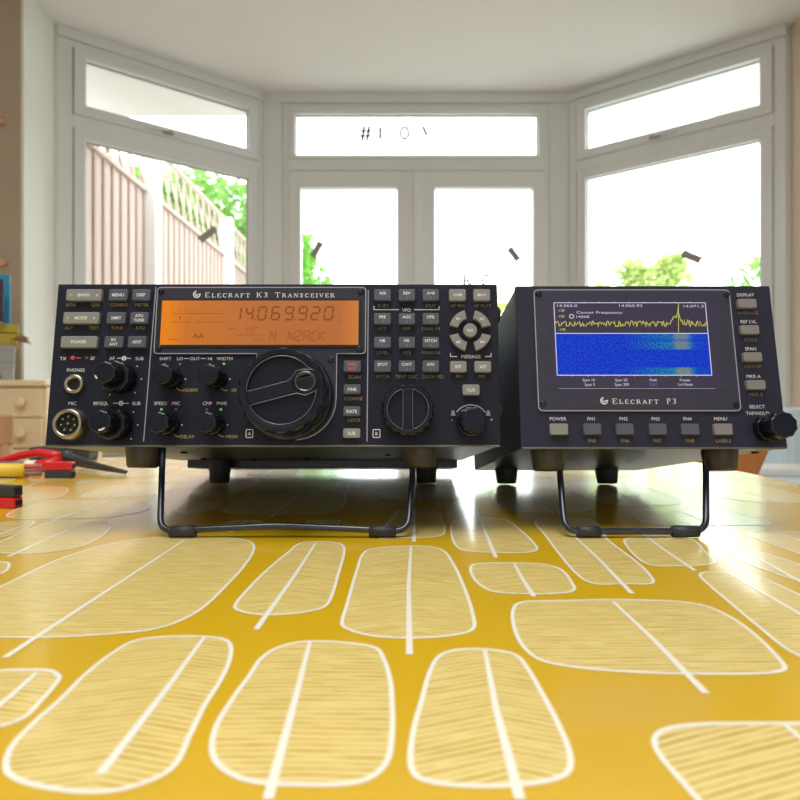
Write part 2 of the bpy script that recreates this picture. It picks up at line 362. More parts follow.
def strip(ax, ay, bx, by, plane, label):
    P, n = plane
    def hit(px, py):
        r = ray(px, py); d = (P - Vector((0, 0))).dot(n) / (r.x * n.x + r.y * n.y); return CAM + r * d
    a, c = hit(ax, ay), hit(bx, by); mid = (a + c) / 2; u = (c - a); L = u.length; u.normalize()
    nn = Vector((n.x, n.y, 0)).normalized(); v = nn.cross(u)
    b = MB(); wd = 0.036
    b.prism([(-L / 2, -wd / 2), (L * 0.32, -wd / 2), (L * 0.36, -wd * 0.75), (L / 2, -wd * 0.25), (L / 2, wd * 0.3), (L * 0.36, wd * 0.75), (L * 0.32, wd / 2), (-L / 2, wd / 2), (-L * 0.42, 0)], -0.001, 0.001, 'peg')
    o = b.build('paper_tag'); o.matrix_world = Matrix(((u.x, nn.x, v.x, mid.x), (u.y, nn.y, v.y, mid.y), (u.z, nn.z, v.z, mid.z), (0, 0, 0, 1)))
    tag(o, label, 'sticker', 'paper tags stuck on the window glass')
def pl(P, Q):
    d = (Q - P).normalized(); n = Vector((-d.y, d.x)); return (P + n * 0.024, n)
strip(199, 241, 216, 228, pl(A_, B_), 'grey-brown paper tag on the left bay glass in front of the fence')
strip(312, 258, 321, 242, pl(Vector((0, CY)), Vector((1, CY))), 'grey-brown paper tag on the left door glass beside the shrub')
strip(519, 261, 509, 248, pl(Vector((0, CY)), Vector((1, CY))), 'grey-brown paper tag on the right door glass')
strip(702, 261, 682, 253, pl(C_, D_), 'grey-brown paper tag on the right bay glass')

# ------------------------------------------------------------------ outdoors
b = MB(); b.box(-14, 14, 3.7, 30, -0.2, -0.12, 'patio'); tag(b.build('ground'), 'pale patio paving outside', kind='structure')
FX = -1.86
post_y = [4.42, 6.35, 8.2, 10.05, 11.9, 13.75]
fr = empty('garden_fence', (FX, 4, -0.12)); tag(fr, 'pale close-board garden fence with lattice top outside the left window', 'fence')
b = MB(T=Matrix.Translation((0, -4, 0.12)))
y = 2.95; rnd = random.Random(3)
while y < 13.7:
    b.box(-0.012 - 0.01 * (int(y * 10) % 2), 0.0, y, y + 0.112, -0.1, 2.34 + rnd.uniform(-0.004, 0.004), 'fence', 0.003); 
    b.box(0.0, 0.012, y + 0.092, y + 0.118, -0.1, 2.335, 'fencegap')
    y += 0.118
b.box(-0.03, 0.03, 2.95, 13.7, 2.34, 2.37, 'fence', 0.004)
b.build('board_panel', fr)
for py_ in post_y:
    b = MB(T=Matrix.Translation((0, -4, 0.12))); b.box(-0.03, 0.09, py_ - 0.06, py_ + 0.06, -0.12, 2.75, 'concrete', 0.01); b.build('concrete_post', fr)
b = MB(T=Matrix.Translation((0, -4, 0.12)))
b.box(-0.02, 0.02, 2.95, 13.7, 2.73, 2.76, 'fence', 0.004)
y = 2.95
while y < 13.7:
    b.box(-0.008, 0.0, y, y + 0.03, 2.36, 2.73, 'fence')
    bb = bmesh.new(); bmesh.ops.create_cube(bb, size=1)
    bmesh.ops.transform(bb, matrix=Matrix.Translation((0.006, y + 0.1, 2.55)) @ Matrix.Rotation(R(38), 4, 'X') @ Matrix.Diagonal((0.008, 0.024, 0.44, 1)), verts=bb.verts); b.merge(bb, 'fence')
    y += 0.17
b.build('lattice_top', fr)
def foliage(name, loc, blobs, n, size, m, label, seed, group=None, trunk=None):
    rd = random.Random(seed); root = empty(name, loc); tag(root, label, 'tree' if 'tree' in name else 'shrub', group)
    bm = bmesh.new()
    for k in range(n):
        bx, by, bz, br, bh = rd.choice(blobs)
        while True:
            p = Vector([rd.uniform(-1, 1) for _ in range(3)])
            if 0.35 < p.length < 1: break
        p = Vector((bx + p.x * br, by + p.y * br, bz + p.z * bh))
        s_ = size * rd.uniform(0.6, 1.3)
        rot = Matrix.Rotation(rd.uniform(0, 6.3), 4, 'Z') @ Matrix.Rotation(rd.uniform(-1, 1), 4, 'X') @ Matrix.Rotation(rd.uniform(-1, 1), 4, 'Y')
        vs = [bm.verts.new(p + rot @ Vector(q) * s_) for q in ((0, 0, 0), (0.25, 0.28, 0.06), (0, 0, -0.02 + 0.0), (0, 1, -0.05), (-0.25, 0.28, 0.06))]
        bm.faces.new((vs[0], vs[1], vs[3])); bm.faces.new((vs[2], vs[3], vs[4]))
    me = bpy.data.meshes.new('foliage'); bm.to_mesh(me); bm.free(); me.materials.append(M[m])
    o = bpy.data.objects.new('foliage', me); col.objects.link(o); o.parent = root
    b = MB()
    for bx, by, bz, br, bh in blobs[:max(3, len(blobs) // 2)]:
        b.tube([(0, 0, 0), (bx * 0.3, by * 0.3, bz * 0.45), (bx, by, bz)], 0.03, 'bark', 6, radii=[trunk or 0.05, (trunk or 0.05) * 0.6, 0.008])
    b.build('branches', root)
    return root
foliage('garden_tree', (-5.2, 14.5, -0.12), [(0.4, 0, 5.1, 1.4, 1.4), (-0.9, 0, 5.3, 1.6, 1.2), (1.0, 0.4, 4.0, 1.1, 1.2), (-0.3, 0, 3.8, 1.7, 1.2), (-2.8, 0, 4.7, 1.8, 1.2), (-3.9, 0.5, 5.2, 1.6, 1.2), (1.2, 0.8, 2.9, 1.1, 1.1)], 15000, 0.27, 'leaf_a', 'leafy green tree rising behind the lattice fence', 1, trunk=0.12)
foliage('garden_shrub', (-1.15, 7.6, -0.12), [(-0.15, 0, 2.75, 0.22, 0.35), (-0.02, 0, 2.3, 0.33, 0.35), (0.12, 0, 2.05, 0.38, 0.3), (0.0, 0, 1.6, 0.5, 0.45), (0, 0, 1.1, 0.55, 0.5), (0, 0, 0.6, 0.55, 0.5)], 3200, 0.12, 'leaf_b', 'bright green shrub seen through the left door glass', 2)
foliage('garden_shrub', (2.35, 6.3, -0.12), [(0, 0, 1.85, 0.5, 0.42), (0.45, 0, 2.1, 0.26, 0.35), (-0.3, 0, 1.7, 0.3, 0.4), (0.7, 0.1, 1.8, 0.3, 0.4), (0.1, 0, 1.1, 0.7, 0.5), (0.48, 0, 2.32, 0.13, 0.15), (0.1, 0, 2.25, 0.15, 0.15)], 1900, 0.12, 'leaf_c', 'lime green shrub seen through the right bay glass', 5)
foliage('garden_shrub', (3.7, 6.6, -0.12), [(0, 0, 1.75, 0.25, 0.4), (0.2, 0, 2.1, 0.3, 0.45), (0.2, 0, 1.1, 0.5, 0.6)], 700, 0.12, 'leaf_a', 'small green shrub at the right edge of the bay glass', 6)
foliage('garden_shrub', (1.2, 7.2, -0.12), [(0.0, 0, 1.8, 0.25, 0.5), (1.0, 0, 1.95, 0.3, 0.5), (0, 0, 1.1, 0.4, 0.5)], 900, 0.12, 'leaf_c', 'low pale green shrub glimpsed between the two radio sets', 7)

# ------------------------------------------------------------------ the table and its oilcloth
TX0, TX1, TY0, TY1 = -1.15, 0.386, 0.05, 0.85
t = empty('dining_table', ((TX0 + TX1) / 2, (TY0 + TY1) / 2, 0)); tag(t, 'wooden dining table under the mustard leaf-pattern cloth', 'table')
cx, cy = (TX0 + TX1) / 2, (TY0 + TY1) / 2; hx, hy = (TX1 - TX0) / 2 - 0.01, (TY1 - TY0) / 2 - 0.01
b = MB(); b.box(-hx, hx, -hy, hy, TABLE_Z - 0.033, TABLE_Z - 0.003, 'pine', 0.004); b.build('tabletop', t)
for sx in (-1, 1):
    for sy in (-1, 1):
        b = MB(); b.box(sx * (hx - 0.09) - 0.03, sx * (hx - 0.09) + 0.03, sy * (hy - 0.09) - 0.03, sy * (hy - 0.09) + 0.03, 0, TABLE_Z - 0.033, 'pine', 0.004); b.build('leg', t)
def clothmat(name, kind):
    m = mat(name, (0.66, 0.40, 0.018), 0.42, coat=0.9, spec=0.5); nt = m.node_tree; b = nt.nodes['Principled BSDF']
    b.inputs['Coat Roughness'].default_value = 0.15; b.inputs['Coat IOR'].default_value = 1.7
    L = nt.links.new; N = nt.nodes.new
    tc = N('ShaderNodeTexCoord')
    n = N('ShaderNodeTexNoise'); n.inputs['Scale'].default_value = 26; n.inputs['Detail'].default_value = 3; L(tc.outputs['Object'], n.inputs['Vector'])
    bp = N('ShaderNodeBump'); bp.inputs['Strength'].default_value = 0.12; bp.inputs['Distance'].default_value = 0.002
    L(n.outputs['Fac'], bp.inputs['Height']); L(bp.outputs['Normal'], b.inputs['Normal']); L(bp.outputs['Normal'], b.inputs['Coat Normal'])
    base = (0.67, 0.425, 0.004); cream = (0.80, 0.66, 0.25)
    if kind == 'line': b.inputs['Base Color'].default_value = (0.90, 0.90, 0.80, 1)
    if kind == 'hatch':
        uv = N('ShaderNodeUVMap'); uv.uv_map = 'leaf'; sp = N('ShaderNodeSeparateXYZ'); L(uv.outputs[0], sp.inputs[0])
        uq = N('ShaderNodeUVMap'); uq.uv_map = 'slant'; sq = N('ShaderNodeSeparateXYZ'); L(uq.outputs[0], sq.inputs[0])
        def mth(op, a, c=None, d=None):
            k = N('ShaderNodeMath'); k.operation = op
            for i, v in enumerate((a, c, d)):
                if v is None: continue
                if isinstance(v, (int, float)): k.inputs[i].default_value = v
                else: L(v, k.inputs[i])
            return k.outputs[0]
        ax = mth('ABSOLUTE', sp.outputs[0])
        y = mth('ADD', sp.outputs[1], mth('MULTIPLY', ax, sq.outputs[0]))
        # wobble of the hand-drawn lines
        cb = N('ShaderNodeCombineXYZ'); L(mth('MULTIPLY', sp.outputs[0], 0.04), cb.inputs[0]); L(mth('MULTIPLY', sp.outputs[1], 0.12), cb.inputs[1]); L(sq.outputs[1], cb.inputs[2])
        wn = N('ShaderNodeTexNoise'); wn.inputs['Scale'].default_value = 1; wn.inputs['Detail'].default_value = 1; L(cb.outputs[0], wn.inputs['Vector'])
        y2 = mth('ADD', y, mth('MULTIPLY', wn.outputs['Fac'], 1.5))
        fr_ = mth('FRACT', mth('DIVIDE', y2, 2.35))
        tri = mth('ABSOLUTE', mth('SUBTRACT', fr_, 0.5))
        # width of each line changes line by line and along the line
        cb2 = N('ShaderNodeCombineXYZ'); L(mth('MULTIPLY', sp.outputs[0], 0.08), cb2.inputs[0]); L(mth('MULTIPLY', y2, 0.5), cb2.inputs[1]); L(sq.outputs[1], cb2.inputs[2])
        wn2 = N('ShaderNodeTexNoise'); wn2.inputs['Scale'].default_value = 1; wn2.inputs['Detail'].default_value = 2; L(cb2.outputs[0], wn2.inputs['Vector'])
        th = mth('MULTIPLY', mth('SUBTRACT', wn2.outputs['Fac'], 0.22), 0.52)
        mask = mth('MULTIPLY', mth('SUBTRACT', th, tri), 14.0); k = N('ShaderNodeClamp'); L(mask, k.inputs[0])
        mx = N('ShaderNodeMix'); mx.data_type = 'RGBA'; mx.inputs['A'].default_value = (*cream, 1); mx.inputs['B'].default_value = (0.50, 0.30, 0.010, 1)
        L(k.outputs[0], mx.inputs['Factor']); L(mx.outputs['Result'], b.inputs['Base Color'])
    if kind == 'base':
        n2 = N('ShaderNodeTexNoise'); n2.inputs['Scale'].default_value = 900; n2.inputs['Detail'].default_value = 2; L(tc.outputs['Object'], n2.inputs['Vector'])
        mx = N('ShaderNodeMix'); mx.data_type = 'RGBA'; mx.inputs['A'].default_value = (base[0] * 0.93, base[1] * 0.92, base[2] * 0.8, 1); mx.inputs['B'].default_value = (base[0] * 1.06, base[1] * 1.07, base[2] * 1.2, 1)
        L(n2.outputs['Fac'], mx.inputs['Factor']); L(mx.outputs['Result'], b.inputs['Base Color'])
    return m
M['cloth'] = clothmat('mustard_oilcloth', 'base'); M['clothhatch'] = clothmat('hatched_leaf_print', 'hatch'); M['clothline'] = clothmat('cream_outline_print', 'line')
LEAVES = [  # outline as seen, stem top and bottom, slant of the hatching
 ([(-80,625),(-60,634),(0,637),(60,637),(110,634),(150,630),(175,623),(200,610),(225,587),(245,565),(254,548),(248,541),(225,538),(190,537),(150,538),(110,544),(60,559),(0,587),(-50,608)], (185,540), (5,658), 0.0),
 ([(235,606),(241,597),(265,572),(290,551),(302,543),(330,542),(342,545),(344,553),(338,575),(330,600),(322,608),(300,613),(270,615),(247,613),(236,609)], (316,543), (256,630), 0.35),
 ([(342,624),(347,605),(357,570),(365,552),(380,548),(420,546),(440,549),(452,562),(465,590),(474,620),(472,630),(455,635),(420,638),(380,637),(362,634),(347,629)], (411,547), (409.5,655), 0.3),
 ([(60,700),(85,675),(110,655),(135,641),(165,637),(205,637),(225,640),(231,648),(228,665),(218,685),(205,705),(190,735),(170,770),(120,790),(60,790),(10,775),(10,750),(35,722)], (204,638), (100,775), 0.25),
 ([(232,700),(250,675),(262,658),(280,647),(305,642),(345,643),(375,648),(384,660),(390,680),(392,700),(392,735),(385,765),(360,782),(300,785),(245,780),(215,760),(215,730)], (310,642), (268,800), 0.03),
 ([(422,700),(430,672),(440,656),(458,650),(490,650),(515,655),(527,668),(540,690),(556,720),(570,755),(565,775),(520,785),(450,785),(415,775),(412,740)], (485,651), (520,800), 0.35),
 ([(513,622),(515,606),(525,602),(560,601),(620,600),(680,602),(705,606),(730,617),(755,635),(780,660),(785,668),(778,672),(750,674),(700,674),(650,673),(600,670),(565,666),(540,660),(522,645)], (613,602), (706,694), 0.0),
 ([(471,567),(476,564),(500,563),(540,564),(560,569),(573,585),(574,590),(565,593),(530,594),(495,592),(480,585),(472,575)], (514,564), (534,597), 0.3),
 ([(452,525),(458,520),(480,518),(503,519),(520,530),(536,546),(535,551),(520,553),(480,552),(462,550),(453,540)], (477,510), (496,558), 0.2),
 ([(535,522),(545,518),(590,520),(608,540),(640,565),(653,580),(650,584),(625,584),(595,584),(580,577),(560,555),(545,535)], (575,537), (632,594), 0.1),
 ([(624,541),(632,538),(660,536),(690,539),(705,552),(715,562),(705,565),(680,566),(655,566),(640,560)], (640,532), (695,571), 0.1),
 ([(700,575),(708,572),(730,573),(760,578),(800,595),(850,615),(880,640),(870,660),(830,665),(800,656),(785,648),(760,628),(730,603),(708,584)], (728,573), (900,672), 0.1),
 ([(59,677),(50,671),(30,670),(0,671),(-30,676),(-60,690),(-90,715),(-70,730),(-20,730),(20,720),(42,700),(55,685)], (37,673), (-25,725), 0.2),
 ([(0,542),(20,533),(55,521),(85,521),(105,523),(110,528),(95,540),(75,548),(40,553),(0,553),(-30,550)], (90,521), (8,557), 0.0),
 ([(7,516),(20,508),(40,501),(90,501),(130,501),(150,505),(140,512),(110,517),(60,518),(25,519)], (130,492), (52,521), 0.0),
 ([(34,523),(30,521),(0,523),(-30,530),(-30,540),(0,537),(20,531)], (28,524), (-10,538), 0.0),
 ([(9,564),(0,562),(-30,565),(-60,575),(-40,581),(0,574)], (-5,563), (-60,590), 0.0),
 ([(68,490),(60,487),(30,487),(0,490),(-30,500),(0,508),(30,503),(55,498)], (35,483), (-5,503), 0.0),
 ([(82,496),(100,489),(120,485),(160,485),(170,490),(150,495),(120,497),(90,498)], (150,481), (100,500), 0.0),
 ([(395,515),(400,511),(435,511),(442,520),(444,533),(435,537),(400,538),(380,538)], (415,508), (414,542), 0.1),
 ([(722,550),(735,547),(770,555),(810,568),(850,583),(815,584),(780,575),(745,562)], (735,547), (815,590), 0.0),
]
def smooth_closed(P, n=7):
    o = []; N = len(P)
    for i in range(N):
        p0, p1, p2, p3 = P[i - 1], P[i], P[(i + 1) % N], P[(i + 2) % N]
        for k in range(n):
            u = k / n
            # centripetal-ish: damp the tangents where steps are uneven
            l = (p2 - p1).length; m1 = (p2 - p0) * (l / max(1e-9, (p2 - p1).length + (p1 - p0).length)); m2 = (p3 - p1) * (l / max(1e-9, (p3 - p2).length + (p2 - p1).length))
            h00 = 2 * u**3 - 3 * u**2 + 1; h10 = u**3 - 2 * u**2 + u; h01 = -2 * u**3 + 3 * u**2; h11 = u**3 - u**2
            o.append(p1 * h00 + m1 * h10 + p2 * h01 + m2 * h11)
    return o
leaves = []
for pts, a, c, sl in LEAVES:
    leaves.append((smooth_closed([on_table(*p) for p in pts]), on_table(*a), on_table(*c), sl))
boxes = []
for P, a, c, sl in leaves:
    xs = [p.x for p in P]; ys = [p.y for p in P] + [c.y]
    boxes.append((min(xs), max(xs), min(ys), max(ys)))
rnd = random.Random(11)
for wd, ln, tries in ((0.085, 0.13, 900), (0.06, 0.11, 1500), (0.09, 0.06, 1500), (0.045, 0.08, 3000), (0.05, 0.045, 3000), (0.03, 0.05, 4000), (0.025, 0.028, 4000)):
    for _ in range(tries):
        w_ = wd * rnd.uniform(0.85, 1.1); l_ = ln * rnd.uniform(0.85, 1.1)
        x = rnd.uniform(TX0, TX1 - w_ * 0.4); y = rnd.uniform(TY0, TY1 - l_ * 0.4); tail = 0.012; g = 0.0045
        bb = (x - w_ / 2, x + w_ / 2, y - l_ / 2 - tail, y + l_ / 2)
        if bb[1] > TX1 or bb[0] < TX0 or bb[3] > TY1 or bb[2] < TY0: continue
        if any(bb[0] - g < o[1] and bb[1] + g > o[0] and bb[2] - g < o[3] and bb[3] + g > o[2] for o in boxes): continue
        boxes.append(bb)
        tp = rnd.uniform(-0.12, 0.12); P = []
        ex = rnd.uniform(2.8, 4.5)
        for k in range(44):
            th = 2 * math.pi * k / 44; cs, sn = math.cos(th), math.sin(th)
            px = math.copysign(abs(cs) ** (2 / ex), cs); pz = math.copysign(abs(sn) ** (2 / ex), sn)
            P.append(Vector((x + px * w_ / 2 * (1 + tp * pz - abs(tp)), y + pz * l_ / 2)))
        leaves.append((P, Vector((x, y + l_ / 2)), Vector((x + rnd.uniform(-.002, .002), y - l_ / 2 - tail + 0.002)), rnd.choice((0, 0.1, 0.3, 0.35))))
bm = bmesh.new(); uvl = bm.loops.layers.uv.new('leaf'); uvs = bm.loops.layers.uv.new('slant')
# cloth sheet with a short drop over the table's edges
Z = TABLE_Z
def face(pts, mi):
    f = bm.faces.new([bm.verts.new(p) for p in pts]); f.material_index = mi
    if f.normal.length == 0: f.normal_update()
    return f
r = 0.006; drop = 0.16
prof = [(0, 0)] + [(r * math.sin(R(15 * k)), -r + r * math.cos(R(15 * k))) for k in range(1, 7)] + [(r + 0.001, -drop)]
rings = []
for (o_, dz) in prof:
    rings.append([bm.verts.new((xx, yy, Z + dz)) for xx, yy in ((TX0 - o_, TY0 - o_), (TX1 + o_, TY0 - o_), (TX1 + o_, TY1 + o_), (TX0 - o_, TY1 + o_))])
bm.faces.new(rings[0])
for p, q in zip(rings, rings[1:]):
    for k in range(4):
        f = bm.faces.new((p[k], q[k], q[(k + 1) % 4], p[(k + 1) % 4])); f.smooth = len(prof) > 2
def rib(P, wd, closed, z, taper=False):
    N = len(P); L_ = []; Q_ = []
    for i, p in enumerate(P):
        tt = (P[(i + 1) % N] - P[i - 1]) if closed else (P[min(i + 1, N - 1)] - P[max(i - 1, 0)])
        if tt.length == 0: tt = Vector((1, 0))
        tt.normalize(); wv = wd * ((0.75 + 0.5 * i / (N - 1)) if taper else 1)
        n_ = Vector((-tt.y, tt.x)) * wv / 2
        L_.append(bm.verts.new((p.x + n_.x, p.y + n_.y, z))); Q_.append(bm.verts.new((p.x - n_.x, p.y - n_.y, z)))
    for i in range(N if closed else N - 1):
        j = (i + 1) % N; f = bm.faces.new((L_[i], Q_[i], Q_[j], L_[j])); f.material_index = 2
        f.normal_update()
        if f.normal.z < 0: f.normal_flip()
for i, (P, a, c, sl) in enumerate(leaves):
    f = face([(p.x, p.y, Z + 0.00008) for p in P], 1); f.normal_update()
    if f.normal.z < 0: f.normal_flip()
    for lp in f.loops:
        v = lp.vert.co; u = (v.y - c.y) / max(1e-6, (a.y - c.y)); sx = c.x + (a.x - c.x) * u
        lp[uvl].uv = ((v.x - sx) * 1000, v.y * 1000); lp[uvs].uv = (sl, i * 1.7)
    rib(P, 0.0014, True, Z + 0.00016)
    mid = (a + c) / 2 + Vector((0.0008 * math.sin(i * 2.3), 0))
    rib([a, mid, c], 0.0018, False, Z + 0.00022, True)
me = bpy.data.meshes.new('tablecloth'); bm.to_mesh(me); bm.free()
for k in ('cloth', 'clothhatch', 'clothline'): me.materials.append(M[k])
o = bpy.data.objects.new('tablecloth', me); col.objects.link(o); tag(o, 'shiny mustard yellow oilcloth printed with hatched cream leaves', 'tablecloth')

# ------------------------------------------------------------------ the two radio units
class Unit:
    def __init__(s, name, cx, tilt, label, cat, base_z=0.053):
        s.rot = Matrix.Rotation(R(-tilt), 4, 'X'); s.org = Vector((cx, 0.362, TABLE_Z + base_z))
        s.root = empty(name, s.org, (R(-tilt), 0, 0)); tag(s.root, label, cat)
        s.mtx = Matrix.Translation(s.org) @ s.rot; s.inv = s.mtx.inverted()
        s.n = s.rot @ Vector((0, 1, 0))
    def p(s, px, py, out=0.0):   # a point on the front face (or `out` mm in front of it) in mm (x, z)
        r = ray(px, py); d = (s.org - s.n * out / 1000 - CAM).dot(s.n) / r.dot(s.n); q = s.inv @ (CAM + r * d); return (q.x * 1000, q.z * 1000)
    def w(s, v): q = s.inv @ Vector(v); return q * 1000
def mm(): return MB(0.001)
def serif(mb, txt, x0, x1, z, hbig, y, m):
    """small capitals with slab serifs and thin/thick strokes"""
    G = {'E': (0.62, [((0.12, 0), (0.12, 1), 1), ((0.12, 1), (0.56, 1), 0), ((0.12, .52), (0.46, .52), 0), ((0.12, 0), (0.6, 0), 0), ((0.56, 1), (.56, .8), 0), ((.6, 0), (.6, .22), 0)]),
         'L': (0.6, [((0.12, 0), (0.12, 1), 1), ((0.0, 1), (0.24, 1), 0), ((0, 0), (0.56, 0), 0), ((.56, 0), (.56, .25), 0)]),
         'C': (0.7, [((.62, .8), (.5, .97), 0), ((.5, .97), (.3, 1), 0), ((.3, 1), (.1, .75), 1), ((.1, .75), (.08, .3), 1), ((.08, .3), (.3, 0), 1), ((.3, 0), (.5, .03), 0), ((.5, .03), (.64, .2), 0), ((.62, 1), (.62, .75), 0)]),
         'R': (0.7, [((0.12, 0), (0.12, 1), 1), ((0, 1), (.4, 1), 0), ((.4, 1), (.55, .78), 1), ((.55, .78), (.38, .5), 0), ((.38, .5), (.12, .5), 0), ((.3, .5), (.64, 0), 1), ((0, 0), (.24, 0), 0)]),
         'A': (0.72, [((0.08, 0), (0.34, 1), 0), ((0.34, 1), (0.62, 0), 1), ((.18, .35), (.5, .35), 0), ((0, 0), (.18, 0), 0), ((.5, 0), (.72, 0), 0)]),
         'F': (0.6, [((0.12, 0), (0.12, 1), 1), ((0, 1), (0.56, 1), 0), ((0.12, .52), (0.42, .52), 0), ((0.56, 1), (.56, .78), 0), ((0, 0), (.26, 0), 0)]),
         'T': (0.66, [((0.33, 0), (0.33, 1), 1), ((0.02, 1), (0.64, 1), 0), ((.2, 0), (.46, 0), 0), ((.02, 1), (.02, .8), 0), ((.64, 1), (.64, .8), 0)]),
         'K': (0.74, [((0.12, 0), (0.12, 1), 1), ((.12, .42), (.6, 1), 0), ((.28, .6), (.64, 0), 1), ((0, 0), (.24, 0), 0), ((0, 1), (.24, 1), 0), ((.52, 1), (.7, 1), 0), ((.54, 0), (.74, 0), 0)]),
         '3': (0.6, [((.06, .85), (.25, 1), 0), ((.25, 1), (.45, .9), 1), ((.45, .9), (.42, .65), 1), ((.42, .65), (.22, .55), 0), ((.22, .55), (.48, .4), 1), ((.48, .4), (.46, .12), 1), ((.46, .12), (.24, 0), 0), ((.24, 0), (.04, .12), 0)]),
         'N': (0.76, [((0.12, 0), (0.12, 1), 0), ((.12, 1), (.62, 0), 1), ((.62, 0), (.62, 1), 0), ((0, 1), (.2, 1), 0), ((0, 0), (.24, 0), 0), ((.52, 1), (.74, 1), 0)]),
         'S': (0.56, [((.48, .82), (.3, 1), 0), ((.3, 1), (.08, .82), 1), ((.08, .82), (.44, .32), 1), ((.44, .32), (.28, 0), 1), ((.28, 0), (.06, .15), 0), ((.48, 1), (.48, .78), 0), ((.06, 0), (.06, .22), 0)]),
         'I': (0.3, [((0.15, 0), (0.15, 1), 1), ((0.02, 0), (0.28, 0), 0), ((0.02, 1), (0.28, 1), 0)]),
         'V': (0.72, [((0.08, 1), (0.36, 0), 1), ((0.36, 0), (0.62, 1), 0), ((0, 1), (.2, 1), 0), ((.5, 1), (.72, 1), 0)]),
         'P': (0.62, [((0.12, 0), (0.12, 1), 1), ((0, 1), (.38, 1), 0), ((.38, 1), (.54, .76), 1), ((.54, .76), (.38, .48), 0), ((.38, .48), (.12, .48), 0), ((0, 0), (.26, 0), 0)])}
    adv = []; x = 0; first = True; gap = 0.26
    for ch in txt:
        if ch == ' ': x += 0.55; first = True; continue
        sc = 1.0 if (first or ch in '3') else 0.78
        adv.append((ch, x, sc)); x += (G[ch][0] + gap) * sc; first = False
    k = (x1 - x0) / (x - gap)
    for ch, xx, sc in adv:
        for (a, c, th) in G[ch][1]:
            A = Vector((x0 + (xx + a[0] * sc) * k, z - hbig / 2 + a[1] * sc * hbig)); B = Vector((x0 + (xx + c[0] * sc) * k, z - hbig / 2 + c[1] * sc * hbig))
            mb.ribbon([A, B], hbig * (0.15 if th else 0.085), y, m)
def logo(mb, x, z, s_, y, m):
    """the round E emblem: a crescent open to the upper right with an arrow notch"""
    for a0, a1, rr, wv in ((100, 215, 1.0, 0.34), (215, 330, 1.0, 0.34), (120, 300, 0.45, 0.28)):
        P = [Vector((x + s_ * rr * math.cos(R(a0 + (a1 - a0) * k / 8)), z + s_ * rr * math.sin(R(a0 + (a1 - a0) * k / 8)))) for k in range(9)]
        mb.ribbon(P, s_ * wv, y, m)
    mb.ribbon([(x + s_ * 0.1, z - s_ * 0.1), (x + s_ * 0.95, z + s_ * 0.05)], s_ * 0.3, y, m)
    mb.ribbon([(x + s_ * 0.85, z - s_ * 0.5), (x + s_ * 1.1, z + s_ * 0.25)], s_ * 0.3, y, m)
def button(U, name, bx, m, lines=(), depth=2.8, tm='white', par=None, cap=None, r=1.0):
    """bx: pixel box of the key; lines: [(text, dx, dz, cap height, material)] in mm from its centre"""
    x0, z1 = U.p(bx[0], bx[1], depth); x1, z0 = U.p(bx[2], bx[3], depth)
    b = mm(); b.prism(rrect(x0, x1, z0, z1, r), -depth, 0.4, m, 0.45)
    cxx, czz = (x0 + x1) / 2, (z0 + z1) / 2
    for t_, dx, dz, h, mm_ in lines: b.text(t_, cxx + dx, czz + dz, h, -depth - 0.03, mm_, bold=True)
    return b.build(name, U.root, cap)
def knob(U, px, py, name, stages, m='knob', flutes=0, depthmod=0.055, dot=None, label=None):
    """stages: [(radius, from, to)] from the panel outwards"""
    x, z = U.p(px, py); b = mm()
    for i, (r_, a, c) in enumerate(stages):
        fl = flutes if i == len(stages) - 1 or True else 0
        md = (lambda t_, k=fl: 1 - depthmod * (0.5 + 0.5 * math.cos(k * t_))) if fl else None
        b.lathe(x, z, [(r_, -a), (r_, -c + 1.0), (r_ - 0.35, -c + 0.3), (r_ - 1.0, -c)], m, 160, md)
        b.lathe(x, z, [(r_ - 1.0, -c - 0.0), (r_ - 1.6, -c - 0.02)], 'knobf', 64, md)
    o = b.build(name, U.root, label)
    if dot:
        r_, c = stages[-1][0], stages[-1][2]; b = mm(); a = R(dot[0])
        for k in range(1):
            b.ribbon([(x + (r_ - dot[1]) * math.cos(a + t_), z + (r_ - dot[1]) * math.sin(a + t_)) for t_ in (-dot[2], -dot[2] / 2, 0, dot[2] / 2, dot[2])], 0.9, -c - 0.05, 'white')
        b.build('pointer_mark', o, 'pale pointer mark')
    return o
def dots(b, U, px, py, r_, angs, y=-0.05, s_=0.45, m='white'):
    x, z = U.p(px, py)
    for a in angs:
        q = (x + r_ * math.cos(R(a)), z + r_ * math.sin(R(a)))
        b.face([(q[0] + s_ * math.cos(R(k * 60)), y, q[1] + s_ * math.sin(R(k * 60))) for k in range(6)], m)
def screw(U, px, py, par, y=-1.2):
    x, z = U.p(px, py); b = mm(); b.lathe(x, z, [(1.9, y + 0.6), (1.9, y - 0.5), (1.4, y - 0.9)], 'knob', 20)
    b.lathe(x, z, [(0.8, y - 0.92), (0.7, y - 0.95)], 'hole', 6); return b.build('screw', par)

# ---------------- transceiver
K = Unit('radio_transceiver', -0.0766, 8.0, 'black radio transceiver with orange display, round tuning knob and rows of grey keys', 'radio')
W2, H = 137.4, 101.6; KD = 300
b = mm(); b.box(-W2, W2, 0, 6, 0, H, 'k3panel', 0.7); kp = b.build('front_panel', K.root)
b = mm(); b.box(-W2 + 0.5, W2 - 0.5, -0.1, 5.5, -0.25, 0.9, 'lip', 0.3); b.build('bottom_highlight_strip', kp, 'paler bottom edge')  # added strip, painted highlight of the bottom edge
b = mm(); b.box(-W2 + 0.6, W2 - 0.6, 6, 252, 1.5, H - 1, 'case', 0.8); b.build('case', K.root, 'plain satin black steel case')
b = mm(); b.box(-W2 + 1, W2 - 1, 8, 222, 0.4, 1.6, 'under', 0.3); b.build('bottom_cover', K.root, 'grey painted bottom cover')
b = mm(); b.box(-W2 + 4, W2 - 4, 234, KD, -6.5, 88, 'under', 0.8)
